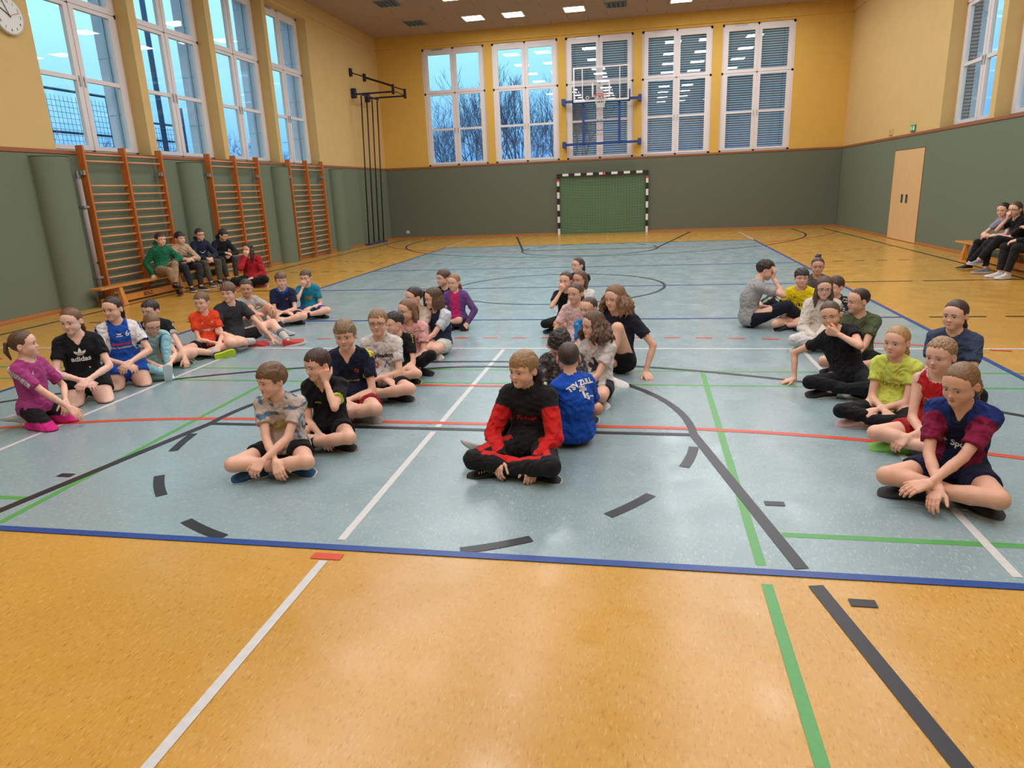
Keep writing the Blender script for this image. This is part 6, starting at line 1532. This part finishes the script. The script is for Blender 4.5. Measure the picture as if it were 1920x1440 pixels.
K('d1', (1801, 722), -124, (-16, 14, 0), 'person in a maroon and blue football shirt sitting cross-legged at right front', PZ(CROSS, lean=24, hR=(-.01, .36, .13), hL=(.03, .38, .15), cR=.25, cL=.2, dR=(.1, .8, -.5), dL=(.7, .6, -.3)), ('wavytail', lin(128, 98, 72), 31), dict(col=barca, sleeve=.72, vneck=.015), SHB(lin(28, 32, 60), .5), s=1.058, skin=SK2, shoes=dict(col=lin(38, 37, 40), sole=lin(70, 68, 70), lace=BLACK, sock=BLACK, sockt=.85), prints=[(text_mesh('Spotify', .03), .035, -.040, .046, WHITE), (poly_mesh([circ(.5, 16, 0, 0, 1.2, .75)]), -.068, -.030, .040, WHITE), (poly_mesh([[(-.4, y), (.4, y - .05), (.4, y + .03), (-.4, y + .08)] for y in (-.18, 0, .16)]), -.068, -.030, .036, lin(90, 24, 50), False, 0.0, .0036), (shield(), .070, .018, .048, lin(58, 50, 90)), (gold_bars(), .070, .018, .046, lin(206, 164, 50), False, 0.0, .0034), (red_cross(), .070, .018, .046, lin(206, 190, 190), False, 0.0, .0034)])

# --- bench at the left wall, woman on the floor
K('e1', (301, 449), -28, (4, 4, 0), 'person in a green hoodie and beige trousers sitting first on the left bench', PZ(BENCH, lean=16, low=-12, aR=(.0, .40, .085), aL=(.06, .46, .20), hR=(.20, .0, .36), hL=(-.12, .10, .55), dR=(.3, .4, -.4), cR=.1, eR=(.7, -.7, .2), kL=(0, .8, .8)), ('short', lin(66, 50, 46), 42), dict(name='hoodie', kind='hoodie', col=lin(32, 106, 76), sleeve=2, inf=.016, hem=-.06), PAN(lin(160, 132, 104)), s=1.06, shoes=dict(col=BLACK, sock=BLACK, sockt=.86), planex=-7.28, hs=1.06)
K('e2', (338, 449), -28, (6, 2, 0), 'person in a beige sweater with dark lettering on the left bench', PZ(BENCH, lean=24, hR=(.02, .28, .58), hL=(-.06, .28, .58)), ('fringe', lin(58, 46, 44), 43), dict(name='sweater', col=lin(192, 164, 136), sleeve=2, inf=.014), PAN(lin(48, 48, 54)), s=1.05, iris='brown', shoes=SHO(lin(40, 40, 44)), prints=[(text_mesh('NEW YORK', .04), 0, -.03, .050, lin(50, 44, 44))], planex=-7.25, hs=1.06)
K('e3', (375, 443), -30, (-4, 2, 0), 'person with glasses in a navy hoodie with a white chevron on the left bench', PZ(BENCH, lean=18, hR=(.04, .30, .52), hL=(-.05, .30, .52)), ('short', lin(66, 52, 48), 44), dict(name='hoodie', kind='hoodie', col=lin(34, 42, 62), sleeve=2, inf=.015), PAN(lin(84, 82, 70)), s=1.06, glasses=lin(30, 30, 36), shoes=SHO(lin(40, 60, 90)), prints=[(chevron(), 0, -.04, .075, WHITE)], planex=-7.32, hs=1.06)
K('e4', (420, 451), -40, (34, 24, 0), 'person in a black jacket looking down at the hands on the left bench', PZ(BENCH, lean=30, hR=(.04, .36, .58), hL=(-.06, .34, .54)), ('short', lin(56, 46, 44), 45), dict(name='jacket', kind='hoodie', col=lin(34, 35, 44), sleeve=2, inf=.015), PAN(lin(62, 62, 62)), s=1.04, shoes=SHO(lin(40, 70, 90)), planex=-7.22, hs=1.06)
K('e5', (465, 468), -70, (-26, 2, 0), 'person with long dark hair in a red sweater on the floor by the wall bars', PZ(CROSS, lean=16, hL=(-.04, .24, .16), **PZ(CHIN_R, hR=(.0, .10, -.12))), ('longdark', lin(54, 40, 40), 46), dict(name='sweater', col=lin(166, 34, 42), sleeve=2, inf=.016), PAN(BLACK), s=1.24, hs=.97, g=1.12, iris='brown', shoes=SHO(lin(206, 90, 120), WHITE))
# --- bench at the right wall
K('f1', (1880, 402), -170, (26, 8, 0), 'person in a grey lilac top on the right bench beside the glasses', PZ(BENCH, lean=30, hR=(.06, .34, .58), hL=(-.06, .34, .55), aR=(.10, .50, .085), aL=(-.05, .58, .12)), ('lowtail', lin(54, 44, 44), 47), dict(col=lin(150, 146, 170)), PAN(BLACK), s=1.05, iris='brown', shoes=dict(col=BLACK), planex=7.30, hs=1.06)
K('f2', (1903, 397), -172, (20, 4, 0), 'person with glasses in black, chin on hand, on the right bench', PZ(BENCH, lean=30, hL=(.1, .30, .56), aR=(.06, .40, .085), aL=(.04, .52, .22), **CHIN_R), ('lowtail', lin(86, 64, 54), 48), dict(col=BLACK), PAN(lin(34, 34, 40)), s=1.08, glasses=lin(40, 36, 50), shoes=SHO(lin(130, 130, 144), lin(206, 206, 214)), planex=7.22, hs=1.06)
K('f3', (1940, 404), -174, (10, 6, 0), 'person in dark clothes cut off at the right picture edge', PZ(BENCH, lean=24, hR=(.10, .20, .72), hL=(-.06, .34, .55)), ('lowtail', lin(70, 54, 48), 49), dict(name='jacket', col=lin(30, 30, 33), sleeve=2), PAN(lin(34, 34, 38)), s=1.06, shoes=SHO(lin(206, 204, 206)), planex=7.25, hs=1.06)
